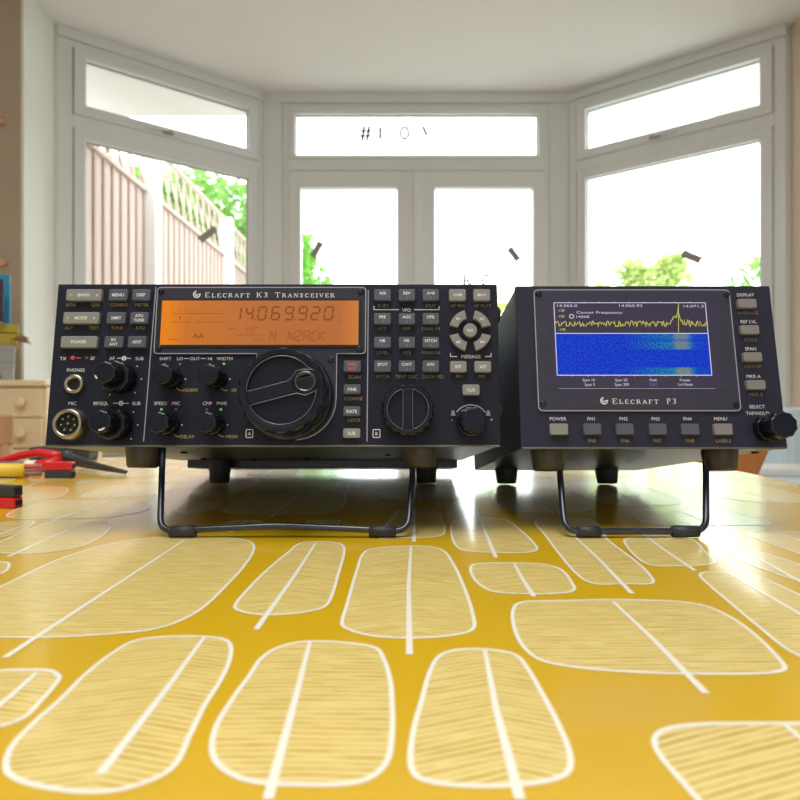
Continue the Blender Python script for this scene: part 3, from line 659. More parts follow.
for i in range(20): b.box(-120 + i * 12.4, -117 + i * 12.4, KD - 2, KD + 12, 8, 84, 'case')
b.build('rear_heat_sink', K.root, 'grey finned rear heat sink')
for px, py in ((184, 452.5),(204,459),(254,460),(280,463),(299,463),(307,459.5),(388,455),(336,466),(455,462)):
    r_ = ray(px, py); nn = K.rot @ Vector((0, 0, 1)); d = (K.org - CAM).dot(nn) / r_.dot(nn); q = K.inv @ (CAM + r_ * d) * 1000
    if q.y < 290: b = mm(); b.lathe(0, 0, [(2.4, 0), (2.4, 0.9), (1.6, 1.2)], 'hole', 16, mtx=Matrix.Translation((q.x, q.y, 0.5)) @ Matrix.Rotation(R(-90), 4, 'X')); b.build('case_screw', K.root, 'dark screw on the underside')
# bezel plate with the lobe round the tuning knob
def P_(px, py): return Vector(K.p(px, py))
tl, br = P_(158.5, 288), P_(365.5, 354); bl = P_(153.5, 354)
x0, x1, z1, z0 = tl.x, br.x, tl.y, br.y
kc = P_(289, 396); kr = 28.6; kx1 = P_(337, 356).x; kx0 = P_(257, 356).x; kr = (kx1 - kx0) / 2; kc.x = (kx0 + kx1) / 2
out = []
out += [(x1 - 2 + 2 * math.cos(R(a)), z1 - 2 + 2 * math.sin(R(a))) for a in (0, 30, 60, 90)]
out += [(x0 + 2 + 2 * math.cos(R(a)), z1 - 2 + 2 * math.sin(R(a))) for a in (90, 120, 150, 180)]
out += [(x0 + 2 + 2 * math.cos(R(a)), z0 + 2 + 2 * math.sin(R(a))) for a in (180, 210, 240, 270)]
lob = P_(289, 440).y; lz = lob + kr
out += [(kx0, z0)] + [(kc.x + kr * math.cos(R(a)), lz + kr * math.sin(R(a))) for a in range(180, 361, 12)] + [(kx1, z0)]
out += [(x1 - 2 + 2 * math.cos(R(a)), z0 + 2 + 2 * math.sin(R(a))) for a in (270, 300, 330, 360)]
b = mm(); b.prism(out, -1.2, 0.3, 'bezel'); b.ribbon([Vector(p) for p in out], 0.6, -1.25, 'line', True)
bz = b.build('display_bezel', kp, 'dark grey bezel with pale outline')
b = mm(); lx = P_(197.5, 295); logo(b, lx.x, lx.y, 2.0, -1.27, 'white')
serif(b, 'ELECRAFT', P_(205.5, 295).x, P_(250, 295).x, P_(230, 295.5).y, 3.0, -1.27, 'white')
serif(b, 'K3', P_(257, 295).x, P_(268.5, 295).x, P_(230, 295.5).y, 3.0, -1.27, 'white')
serif(b, 'TRANSCEIVER', P_(275.5, 295).x, P_(334.5, 295).x, P_(230, 295.5).y, 3.0, -1.27, 'white')
b.build('title_lettering', kp, 'white serif lettering')
for px, py in ((162, 292), (159.5, 349), (361, 292.5), (359.5, 349.5), (331, 360)): screw(K, px, py, kp)
# lcd
lt, lb = P_(163.5, 301.5), P_(358.5, 345.5)
b = mm(); b.prism(rrect(lt.x - 2.6, lb.x + 2.2, lb.y - 1.4, lt.y + 1.0, 1.0), -1.9, 0, 'hole'); 
lw = b.build('display_window', kp, 'black display surround')
def lcdmat():
    m = mat('orange_backlit_lcd', (0.04, 0.02, 0.01), 0.5, spec=0.2); nt = m.node_tree; b_ = nt.nodes['Principled BSDF']; L = nt.links.new
    uv = nt.nodes.new('ShaderNodeUVMap'); sp = nt.nodes.new('ShaderNodeSeparateXYZ'); L(uv.outputs[0], sp.inputs[0])
    r_ = nt.nodes.new('ShaderNodeValToRGB'); e = r_.color_ramp.elements
    e[0].position = 0; e[0].color = (0.95, 0.24, 0.0, 1); e[1].position = 1; e[1].color = (0.66, 0.23, 0.05, 1)
    for pos, c_ in ((0.04, (0.90, 0.25, 0.0, 1)), (0.13, (0.66, 0.185, 0.02, 1)), (0.5, (0.54, 0.165, 0.035, 1)), (0.9, (0.52, 0.155, 0.035, 1)), (0.97, (0.66, 0.2, 0.03, 1))):
        q = e.new(pos); q.color = c_
    L(sp.outputs[0], r_.inputs[0]); L(r_.outputs[0], b_.inputs['Emission Color']); b_.inputs['Emission Strength'].default_value = 0.74
    return m
M['lcd'] = lcdmat(); M['seg'] = mat('lcd_segment', (0.05, 0.02, 0.01), 0.4, emit=(0.27, 0.07, 0.02), es=0.7, spec=0.1)
M['seg2'] = mat('faint_lcd_segment', (0.05, 0.02, 0.01), 0.4, emit=(0.36, 0.10, 0.025), es=0.8, spec=0.1)
def uvquad(name, x0, x1, z0, z1, y, m, parent, label=None):
    me = bpy.data.meshes.new(name); me.from_pydata([(x0 / 1000, y / 1000, z0 / 1000), (x1 / 1000, y / 1000, z0 / 1000), (x1 / 1000, y / 1000, z1 / 1000), (x0 / 1000, y / 1000, z1 / 1000)], [], [(0, 1, 2, 3)])
    u = me.uv_layers.new(name='UVMap')
    for i, c_ in enumerate(((0, 0), (1, 0), (1, 1), (0, 1))): u.data[i].uv = c_
    me.materials.append(M[m]); o = bpy.data.objects.new(name, me); col.objects.link(o); o.parent = parent
    if label: o['label'] = label
    return o
uvquad('display_screen', lt.x, lb.x, lb.y, lt.y, -1.95, 'lcd', kp, 'glowing orange screen')
SEG = {'0': 'abcdef', '1': 'bc', '2': 'abged', '3': 'abgcd', '4': 'fgbc', '5': 'afgcd', '6': 'afgecd', '9': 'abfgcd', 'A': 'abcefg', 'C': 'adef', 'N': 'efbcn', 'K': 'efk'}
def seg(b, ch, x0, x1, z0, z1, wd, m, sh=0.1):
    zm = (z0 + z1) / 2; S_ = lambda x, z: (x + sh * (z - z0), z)
    g = {'a': ((x0, z1), (x1, z1)), 'b': ((x1, z1), (x1, zm)), 'c': ((x1, zm), (x1, z0)), 'd': ((x0, z0), (x1, z0)), 'e': ((x0, z0), (x0, zm)), 'f': ((x0, zm), (x0, z1)), 'g': ((x0, zm), (x1, zm)),
         'n': ((x0, z1), (x1, z0)), 'k': ((x0, zm), (x1, z1))}
    for k in SEG[ch]:
        A, B = g[k]; d = (Vector(B) - Vector(A)); d = d.normalized() * wd * 0.3
        b.ribbon([S_(A[0] + d.x, A[1] + d.y), S_(B[0] - d.x, B[1] - d.y)], wd, -1.98, m)
    if ch == 'K': b.ribbon([S_(x0, zm), S_(x1, z0)], wd, -1.98, m)
b = mm(); zt, zb = P_(280, 308).y, P_(280, 320.5).y
for ch, a, c in (('1', 236, 241), ('4', 246.5, 253), ('0', 258.5, 266), ('6', 272, 279.5), ('9', 285.5, 293), ('9', 299, 306.5), ('2', 311.5, 319), ('0', 324.5, 332.5)):
    seg(b, ch, P_(a, 314).x, P_(c, 314).x, zb, zt, 1.15, 'seg')
for px in (256, 296): q = P_(px, 320.5); b.box(q.x - .45, q.x + .45, -1.99, -1.97, q.y - .4, q.y + .5, 'seg')
zt, zb = P_(280, 332).y, P_(280, 341.5).y
for ch, a, c in (('N', 270.5, 276), ('N', 288.5, 294), ('2', 296, 301.5), ('A', 304, 309.5), ('C', 312, 317), ('K', 319.5, 325.5)):
    seg(b, ch, P_(a, 336).x, P_(c, 336).x, zb, zt, 0.95, 'seg2')
for (xa, xb, yy) in ((174, 226, 314.5), (172, 192, 323), (197, 226, 323), (237, 262, 336), (228, 238, 329.5), (246, 250, 329.5), (254, 260, 328)):
    b.ribbon([P_(xa, yy), P_(xb, yy)], 0.45, -1.98, 'seg2')
for k in range(9): b.ribbon([P_(174 + k * 6.4, 310), P_(174 + k * 6.4, 312)], 0.5, -1.98, 'seg2')
for px in (181,): b.ribbon([P_(px, 317), P_(px, 320)], 0.8, -1.98, 'seg')
for px in (248, 251, 254): b.ribbon([P_(px, 327), P_(px, 334)], 0.45, -1.98, 'seg2')
b.text('AA', *P_(199.5, 336.5), 3.0, -1.98, 'seg', bold=True, width=7.5); b.text('S', *P_(339, 321), 3.2, -1.98, 'seg2'); b.text('- - -', *P_(212, 340), 2, -1.98, 'seg2')
b.ribbon([P_(170 + 10 * k, 340) for k in range(2)], 0.4, -1.98, 'seg2')
b.ribbon([P_(258 + 5 * math.sin(R(a)), 338 + 3 * math.cos(R(a))) for a in range(-80, 81, 20)], 0.5, -1.98, 'seg2')
b.build('display_digits', lw, 'dark orange digits')
# panel print
b = mm(); Y = -0.05
def T(t_, px, py, m='white', h=2.1, wd=None): x, z = K.p(px, py); b.text(t_, x, z, h, Y, m, width=wd)
for t_, px, py, m in (('VOX', 71, 304.8, 'amber'), ('QSK', 96, 304.8, 'amber'), ('CONFIG', 119, 304.8, 'amber'), ('METER', 142, 304.8, 'amber'),
        ('ALT', 69, 327.8, 'amber'), ('TEST', 94, 327.8, 'amber'), ('TUNE', 117, 327.8, 'amber'), ('ATU', 140, 327.8, 'amber'),
        ('TX', 63, 358.5, 'white'), ('Δf', 92.5, 358, 'white'), ('AF', 112, 358.3, 'white'), ('SUB', 139.5, 358.5, 'white'), ('PHONES', 76, 370, 'white'), ('MIC', 72.5, 403.3, 'white'),
        ('RF/SQL', 101, 403.3, 'white'), ('SUB', 136.5, 403.3, 'white'), ('SHIFT', 165.5, 358.5, 'white'), ('LO', 180, 358.5, 'white'), ('OUT', 195, 358.5, 'white'), ('HI', 210, 358.5, 'white'), ('WIDTH', 224.5, 358.5, 'white'),
        ('NORM', 190.5, 390, 'amber'), ('I/II', 234, 390, 'amber'), ('SPEED', 160.5, 403.3, 'white'), ('MIC', 176, 403.3, 'white'), ('CMP', 207.5, 403.3, 'white'), ('PWR', 222, 403.3, 'white'),
        ('DELAY', 187.5, 436.5, 'amber'), ('MON', 232, 436.5, 'amber'), ('SCAN', 354.5, 377, 'amber'), ('COARSE', 353.5, 398.5, 'amber'), ('LOCK', 354.5, 420, 'amber'),
        ('B SET', 383.5, 305.5, 'rust'), ('SPLIT', 430.5, 305.5, 'rust'), ('VFO', 406.5, 310, 'white'), ('ATT', 382, 328.6, 'rust'), ('OFF', 406.5, 328.6, 'rust'), ('DUAL PB', 431, 328.6, 'rust'),
        ('LEVEL', 382.5, 352.5, 'rust'), ('ADJ', 407, 352.5, 'rust'), ('MANUAL', 431.5, 352.5, 'rust'), ('PITCH', 382.5, 376.5, 'rust'), ('TEXT DEC', 406.5, 376.5, 'rust'), ('DATA MD', 433, 376.5, 'rust'),
        ('AF REC', 458, 305.5, 'rust'), ('AF PLAY', 482.5, 305.5, 'rust'), ('MESSAGE', 471, 356.5, 'white'), ('PF1', 459, 376.5, 'rust'), ('PF2', 482, 376.5, 'rust'), ('-', 452, 419.5, 'white'), ('+', 491.5, 419.5, 'white')):
    T(t_, px, py, m, 2.15)
for p_, q_ in (((117, 358.3), (131, 358.3)), ((113, 403.3), (129, 403.3)), ((184, 358.5), (189, 358.5)), ((201, 358.5), (206, 358.5))): b.ribbon([P_(*p_), P_(*q_)], 0.4, Y, 'white')
for c_ in ((124, 358.3), (121, 403.3)):
    q = P_(*c_); b.ribbon([(q.x + 1.1 * math.cos(R(a)), q.y + 1.1 * math.sin(R(a))) for a in range(0, 360, 40)], 0.9, Y - 0.01, 'white', True)
for (a, c_) in (((156, 287), (143.6, 441.5)), ((368.3, 290), (367, 441.5))): b.ribbon([P_(*a), P_(*c_)], 0.6, Y, 'line')
for pts in (((374, 306), (374, 309.7), (399, 309.7)), ((414, 309.7), (439, 309.7), (439, 306)), ((450.5, 353), (450.5, 356.5), (457, 356.5)), ((485, 356.5), (491, 356.5), (491, 353))):
    for p_, q_ in zip(pts, pts[1:]): b.ribbon([P_(*p_), P_(*q_)], 0.45, Y, 'white')
for ch, px in (('A', 249.5), ('B', 376.5)):
    q = P_(px, 433.5); b.text(ch, q.x, q.y, 2.2, Y, 'white'); b.ribbon([Vector(v) for v in rrect(q.x - 2.1, q.x + 2.1, q.y - 2.4, q.y + 2.4, 0.7)], 0.45, Y, 'white', True)
for px, py in ((177, 388.5), (221.5, 388.5), (174, 434.5), (218.5, 434.5)): b.ribbon([P_(px, py), P_(px + 3, py + 2), P_(px + 6, py + 2)], 0.5, Y, 'amber')
dots(b, K, 122, 379, 11.9, (-125, -160, -45, 0, 42)); dots(b, K, 118, 425, 11.9, (-45, 0, 42))
for px, py in ((172.5, 379), (217, 379), (169, 425), (214.5, 425)): dots(b, K, px, py, 7.9, (0,))
rc = P_(471, 422)
b.ribbon([(rc.x + 10.5 * math.cos(R(a)), rc.y + 10.5 * math.sin(R(a))) for a in range(35, 146, 10)], 0.7, Y, 'line')
b.build('panel_lettering', kp, 'white, amber and rust lettering')
# leds
for px, py, m in ((180, 364.5, 'ledc'), (165, 364.5, 'ledc'), (224, 364, 'ledg'), (210, 364.5, 'ledc'), (161.5, 409.5, 'ledg'), (176, 409.5, 'ledc'), (207, 409.5, 'ledc'), (221, 409.5, 'ledg'), (87, 358, 'leda')):
    x, z = K.p(px, py); b = mm(); b.lathe(x, z, [(0.75, 0.2), (0.75, -0.35), (0.4, -0.6)], m, 16); b.build('indicator_light', K.root, {'ledc': 'unlit indicator light', 'ledg': 'lit green indicator light', 'leda': 'amber indicator light'}[m])
x, z = K.p(73, 358); b = mm(); b.lathe(x, z, [(1.3, 0.2), (1.3, -0.5), (0.8, -0.8)], 'ledr', 16); b.box(x + 2, x + 5, -0.3, 0, z - .35, z + .35, 'ledr'); b.build('indicator_light', K.root, 'red transmit light')
for px in (453, 488):
    x, z = K.p(px, 413.3); b = mm(); b.prism([(x - 1.4, z - 1.5), (x + 1.4, z - 1.5), (x + 0.9, z + 1.3), (x, z + 1.9), (x - 0.9, z + 1.3)], -0.7, 0.2, 'btnl'); b.build('indicator_light', K.root, 'pale wedge indicator light')
# keys
def kb(name, x0, y0, x1, y1, lines, m='btn', **kw): return button(K, name, (x0, y0, x1, y1), m, lines, **kw)
w_ = 'white'
kb('key', 66.5, 289, 101, 300.5, [('BAND', 0, 0, 2.0, w_), ('v', -8.2, 0.3, 1.8, w_), ('^', 8.2, -0.6, 2.2, w_)], 'btnl')
kb('key', 63.5, 312, 98.5, 323.5, [('MODE', 0, 0, 2.0, w_), ('v', -8.2, 0.3, 1.8, w_), ('^', 8.2, -0.6, 2.2, w_)], 'btnl')
kb('key', 61, 336, 96.5, 347.5, [('POWER', 0, 0, 2.0, w_)], 'btnl')
kb('key', 109, 289, 127, 300.5, [('MENU', 0, 0, 2.0, w_)]); kb('key', 132.5, 289, 149.7, 300.5, [('DISP', 0, 0, 2.0, w_)])
kb('key', 107, 312, 125, 323.5, [('XMIT', 0, 0, 2.0, w_)]); kb('key', 130.3, 312, 147.7, 323.5, [('ATU', 0, 1.4, 1.8, w_), ('TUNE', 0, -1.4, 1.8, w_)])
kb('key', 104.5, 336, 122.7, 347.5, [('RX', 0, 1.4, 1.8, w_), ('ANT', 0, -1.4, 1.8, w_)]); kb('key', 128, 336, 145.7, 347.5, [('ANT', 0, 0, 2.0, w_)])
kb('key', 343.6, 360.6, 361, 372, [('FREQ', 0, 1.4, 1.8, 'redp'), ('ENT', 0, -1.4, 1.8, 'redp')]); kb('key', 343.5, 384.4, 360.7, 394, [('FINE', 0, 0, 2.0, w_)])
kb('key', 343.3, 406.4, 360.5, 416, [('RATE', 0, 0, 2.0, w_)]); kb('key', 343, 428.4, 360.2, 437.8, [('SUB', 0, 0, 2.0, w_)], 'btnl')
names = [['A/B', 'REV', 'A>B'], ['PRE', 'AGC', 'XFIL'], ['NB', 'NR', 'NTCH'], ['SPOT', 'CWT', 'AFX']]; dg = [['1', '2', '3'], ['4', '5', '6'], ['7', '8', '9'], ['.', '0', '<']]
for r_, (ya, yb) in enumerate(((289, 300.6), (313, 324.4), (336.8, 348), (360.5, 372))):
    for c_, (xa, xb) in enumerate(((374, 391), (398.6, 415.2), (422.4, 439.2))):
        kb('key', xa, ya, xb, yb, [(names[r_][c_], 0, 1.2, 1.9, w_), (dg[r_][c_], 0, -1.8, 1.5, 'rust')])
for xa, xb, t_ in ((449, 466, 'V>M'), (473.4, 490.4, 'M>V')): kb('key', xa, 289, xb, 300.6, [(t_, 0, 0, 2.0, w_)], 'btnl')
kb('key', 450, 361, 466.8, 372.2, [('RIT', 0, 0, 2.0, w_)], 'btnl'); kb('key', 474.4, 361, 491.4, 372.2, [('XIT', 0, 0, 2.0, w_)], 'btnl')
kb('key', 462.6, 384.4, 479.8, 395.2, [('CLR', 0, 0, 2.0, w_)], 'btnl')
mc = Vector(K.p(470.2, 330.4, 3.0))
for i, a0 in enumerate((135, 45, 225, 315)):
    b = mm(); ri, ro = 7.6, 13.1; sp = 37
    pts = [(mc.x + ro * math.cos(R(a0 + sp * k / 6)) * 1.0, mc.y + ro * math.sin(R(a0 + sp * k / 6))) for k in range(-5, 6)] + [(mc.x + ri * math.cos(R(a0 + sp * k / 6)), mc.y + ri * math.sin(R(a0 + sp * k / 6))) for k in range(5, -6, -1)]
    b.prism(pts, -3.4, 0.3, 'btnl', 0.4); rm = (ri + ro) / 2
    b.text('M%d' % (i + 1), mc.x + rm * math.cos(R(a0)), mc.y + rm * math.sin(R(a0)), 1.6, -3.43, w_, bold=True); b.build('key', K.root, 'curved pale grey memory key')
b = mm(); b.lathe(mc.x, mc.y, [(4.3, 0.3), (4.3, -3.0), (3.8, -3.4)], 'btnl', 32); b.text('REC', mc.x, mc.y, 1.6, -3.43, w_, bold=True); b.build('key', K.root, 'round pale grey record key')
# sockets
x, z = K.p(75.5, 384.5); b = mm()
b.lathe(x, z, [(6.1, 0.3), (6.1, -2.0), (5.2, -3.0), (4.4, -3.0), (3.6, -2.2), (3.4, -0.5)], 'steel', 40, cap=False); b.lathe(x, z, [(3.5, -0.6), (3.4, -0.65)], 'hole', 32); b.build('headphone_socket', K.root, 'round nickel headphone socket')
x, z = K.p(72.5, 424.5); b = mm()
b.lathe(x, z, [(9.8, 0.3), (9.8, -2.5), (9.3, -3.5), (8.8, -6.0), (8.2, -6.6), (7.2, -6.6), (6.6, -5.6), (6.4, -1.5)], 'steel', 48, cap=False); b.lathe(x, z, [(6.6, -3.6), (6.5, -3.7)], 'hole', 32)
for k in range(7): b.lathe(x + 4.2 * math.cos(R(k * 51.4 + 90)), z + 4.2 * math.sin(R(k * 51.4 + 90)), [(0.75, -3.6), (0.7, -5.2), (0.4, -5.5)], 'steel', 10)
b.lathe(x, z, [(0.75, -3.6), (0.7, -5.2), (0.4, -5.5)], 'steel', 10); b.build('microphone_socket', K.root, 'round nickel microphone socket with eight pins')
# knobs
knob(K, 122, 379, 'dual_knob', [(9.6, 0.6, 11.5), (6.7, 11, 23)], flutes=10, dot=(215, 1.6, 0.22)); knob(K, 118, 425, 'dual_knob', [(9.6, 0.6, 11.5), (6.7, 11, 23)], flutes=10, dot=(290, 1.6, 0.35))
for px, py in ((172.5, 379), (217, 379), (169, 425), (214.5, 425)): knob(K, px, py, 'small_knob', [(6.9, 0.6, 8.5), (6.4, 8.5, 17)], flutes=10, depthmod=0.065)
knob(K, 471, 422, 'small_knob', [(9.3, 0.6, 4), (7.9, 4, 14)], flutes=12)
def big_knob(px, py, R0, Dp, fl, dm, name, bars, ang, dimple=None, skirt=None, bw=7.0):
    x, z = K.p(px, py); b = mm()
    md = lambda t_: 1 - dm * (0.5 + 0.5 * math.cos(fl * t_)) ** 2
    if skirt: b.lathe(x, z, [(skirt, -1.2), (skirt, -6), (skirt - 1, -7)], 'knob', 96)
    b.lathe(x, z, [(R0 - 1, -5), (R0, -6), (R0, -Dp + 2.2), (R0 - 0.6, -Dp + 0.8), (R0 - 1.6, -Dp + 0.05)], 'knob', 192, md, cap=False)
    ri = R0 * 0.80
    b.lathe(x, z, [(R0 - 1.6, -Dp), (ri, -Dp), (ri - 0.5, -Dp + 0.5), (ri - 0.9, -Dp + 2.2)], 'knobf', 192, lambda t_: 1, cap=False)
    b.lathe(x, z, [(R0 - 1.55, -Dp + 0.04), (R0 - 1.45, -Dp + 0.05)], 'knobf', 192, None, cap=False)
    b.lathe(x, z, [(ri, -Dp + 2.2), (ri - 0.2, -Dp + 2.15)], 'knobf', 64)
    c_, s_ = math.cos(R(ang)), math.sin(R(ang)); L_ = math.sqrt(ri * ri - bw * bw / 4)
    rot = Matrix.Translation((x, 0, z)) @ Matrix.Rotation(R(-ang), 4, 'Y')
    b.box(-L_, L_, -Dp - 0.02, -Dp + 2.3, -bw / 2, bw / 2, 'knobf', 0.5, mtx=rot)
    # paler tubes paint in the light caught round the two hollows
    for sg in (1, -1):
        pts = []
        a0 = math.degrees(math.asin((bw / 2 + 0.6) / (ri - 0.6)))
        for k in range(25):
            a = R(a0 + (180 - 2 * a0) * k / 24); pts.append(Vector(((ri - 0.4) * math.cos(a), sg * (ri - 0.4) * math.sin(a))))
        pts += [Vector((-L_ + 2.5 + (2 * L_ - 5) * k / 8, sg * (bw / 2 + 0.3))) for k in range(9)]
        pts = [(x + p.x * c_ - p.y * s_, -Dp - 0.05, z + p.x * s_ + p.y * c_) for p in pts]
        if dimple:
            hc = Vector((x + dimple[0], z + dimple[1])); q_ = []
            for p in pts:
                v = Vector((p[0], p[2])) - hc
                if v.length < dimple[2] + 3.2: v = v.normalized() * (dimple[2] + 3.2)
                q_.append((hc.x + v.x, p[1], hc.y + v.y))
            pts = q_
        b.tube(pts, 0.28, 'rim', 6, closed=True)
    o = b.build(name, K.root)
    if dimple:
        dx, dz, dr = dimple; b = mm(); qx, qz = x + dx, z + dz
        b.lathe(qx, qz, [(dr + 3.0, -Dp + 1.9), (dr + 2.9, -Dp - 0.04), (dr + 0.9, -Dp - 0.06)], 'knobf', 40, cap=False)
        b.lathe(qx, qz, [(dr + 0.9, -Dp - 0.06), (dr + 0.5, -Dp - 0.35)], 'rim', 40, cap=False)
        b.lathe(qx, qz, [(dr + 0.5, -Dp - 0.35), (dr, -Dp - 0.1), (dr * 0.85, -Dp + 1.0), (dr * 0.5, -Dp + 1.8), (0.3, -Dp + 2.1)], 'dimple', 40, cap=False)
        b.build('finger_dimple', o, 'polished round finger dimple')
    return o
big_knob(289, 396, 25.3, 24, 14, 0.075, 'tuning_knob', 1, 15, dimple=(13.4, 5.0, 4.9), skirt=27.3, bw=7.5)
big_knob(407.5, 412, 15.6, 15, 16, 0.06, 'second_tuning_knob', 1, 90, skirt=15.2, bw=5)
# feet, bail, side bumps
def foot(U, x, y, r0, r1, h, m, name='foot'):
    b = mm(); b.lathe(0, 0, [(r0, -0.5), (r0, 0.5), (r1, h - 1.2), (r1 - 1, h)], m, 40, mtx=Matrix.Translation((x, y, 0.4)) @ Matrix.Rotation(R(-90), 4, 'X'))
    return b.build(name, U.root)
K.t = R(8.0)
def rear_foot(U, x, y):
    # straight down from the case to the table
    top = U.mtx @ (Vector((x, y, 0.5)) / 1000); h = (top.z - TABLE_Z - 0.0003) / math.cos(U.t) * 1000
    foot(U, x, y, 10.8, 9.2, h - 10 * math.tan(U.t) + 0.2, 'rubber', 'rear_foot')
def bail(U, pts, sleeves, rr=1.95):
    P = [U.w(p) for p in pts]
    sm = []
    for i, p in enumerate(P):      # round the corners
        if 0 < i < len(P) - 1:
            a, c_ = P[i - 1], P[i + 1]; ra = min(9, (p - a).length * .45); rc_ = min(9, (p - c_).length * .45)
            q0 = p + (a - p).normalized() * ra; q1 = p + (c_ - p).normalized() * rc_
            for k in range(7): u = k / 6; sm.append(q0 * (1 - u)**2 + p * 2 * u * (1 - u) + q1 * u * u)
        else: sm.append(p)
    b = mm(); b.tube(sm, rr, 'bail', 14); o = b.build('bail', U.root, 'bent black wire tilt stand')
    for a, c_ in sleeves:
        b = mm(); b.tube([U.w(a), U.w(a).lerp(U.w(c_), 0.5), U.w(c_)], 3.3, 'rubber', 18); b.build('rubber_sleeve', o)
K.t = R(8.0)
for x in (-87, 89.5): foot(K, x, 22, 10.8, 9.6, 12.5, 'footgrey', 'front_foot')
for x in (-97, 102): rear_foot(K, x, 221)
zt = TABLE_Z + 0.0036
def g(px, py, d): return at_depth(px, py, d)
def tb(px, d, dz=0.0): return Vector(((px - 400) / F * d, d, zt + dz))
top = lambda px, d, z: Vector(((px - 400) / F * d, d, TABLE_Z + z))
bail(K, [top(163, 0.383, 0.054), top(162, 0.383, 0.036), tb(160, 0.354, 0.0), tb(280, 0.354, 0.0035), tb(408, 0.354, 0.0), top(413, 0.383, 0.036), top(411, 0.383, 0.054)],
     [(tb(170, 0.354), tb(196, 0.354, 0.0003)), (tb(369, 0.354, 0.0003), tb(396, 0.354))])
for z_, y_ in ((85, 12), (23, 12)): b = mm(); b.lathe(0, 0, [(5.5, 0), (5.5, 2.6), (4.0, 3.8)], 'rubber', 24, mtx=Matrix.Translation((W2 - 0.6, y_, z_)) @ Matrix.Rotation(R(-90), 4, 'Z')); b.build('side_bumper', K.root)

# ---------------- spectrum display
Q = Unit('spectrum_display', 0.1533, 10.0, 'black spectrum display unit with blue waterfall screen, smaller box right of the transceiver', 'radio display', 0.0518); Q.t = R(10.0)
W2 = 80.4; H = 103.0
b = mm(); b.box(-W2, W2, 0, 5, 0, H, 'p3panel', 0.7); qp = b.build('front_panel', Q.root)
b = mm(); b.box(-W2 + 0.5, W2 - 0.5, -0.1, 4.8, -0.25, 0.9, 'lip', 0.3); b.build('bottom_highlight_strip', qp, 'paler bottom edge')
b = mm(); b.box(-W2 + 0.3, W2 - 0.3, 5, 233, 1.2, H - 0.8, 'case', 0.8); b.build('case', Q.root, 'plain satin black steel case')
b = mm(); b.box(-W2 + 1, W2 - 1, 7, 231, 0.3, 1.3, 'under', 0.3); b.build('bottom_cover', Q.root, 'grey painted bottom cover')
for px, py in ((755, 452.5), (763, 452.0), (627, 473), (675, 466)):
    r_ = ray(px, py); nn = Q.rot @ Vector((0, 0, 1)); d = (Q.org - CAM).dot(nn) / r_.dot(nn); q = Q.inv @ (CAM + r_ * d) * 1000
    if q.y < 228 and abs(q.x) < 78: b = mm(); b.lathe(0, 0, [(2.4, 0), (2.4, 0.9), (1.6, 1.2)], 'hole', 16, mtx=Matrix.Translation((q.x, q.y, 0.5)) @ Matrix.Rotation(R(-90), 4, 'X')); b.build('case_screw', Q.root, 'dark screw on the underside')
def P_(px, py): return Vector(Q.p(px, py))
a, c_ = P_(533.5, 290.5), P_(740, 411); 
pts = rrect(a.x, c_.x, c_.y, a.y, 2.5)
b = mm(); b.prism(pts, -1.1, 0.3, 'p3bezel'); b.ribbon([Vector(p) for p in pts], 0.6, -1.15, 'line', True); b.build('display_bezel', qp, 'slate bezel with pale outline')
b = mm(); lx = P_(603.5, 401); logo(b, lx.x, lx.y, 2.0, -1.17, 'white')
serif(b, 'ELECRAFT', P_(611.5, 401).x, P_(657, 401).x, P_(640, 401.5).y, 3.1, -1.17, 'white'); serif(b, 'P3', P_(666, 401).x, P_(675.5, 401).x, P_(640, 401.5).y, 3.1, -1.17, 'white')
b.build('title_lettering', qp, 'white serif lettering')
for px, py in ((538, 294.5), (543, 404), (725.5, 295), (735, 404.5)): screw(Q, px, py, qp, -1.1)
sa, sb = P_(553, 302.5), P_(711.5, 388)
x0, x1 = P_(553.3, 303).x, P_(710.8, 376).x; zt_, zd, zb_ = P_(630, 303.5).y, P_(630, 334).y, P_(630, 375.7).y
M['p3dark'] = mat('dark_lcd_glass', (0.035, 0.032, 0.055), 0.5, spec=0.15, emit=(0.055, 0.045, 0.10), es=0.22)
b = mm(); b.prism(rrect(x0 - 3, x1 + 6, P_(630, 389.5).y, zt_ + 2.5, 0.6), -1.3, 0, 'p3dark'); sw = b.build('display_screen', qp, 'dark glass screen')
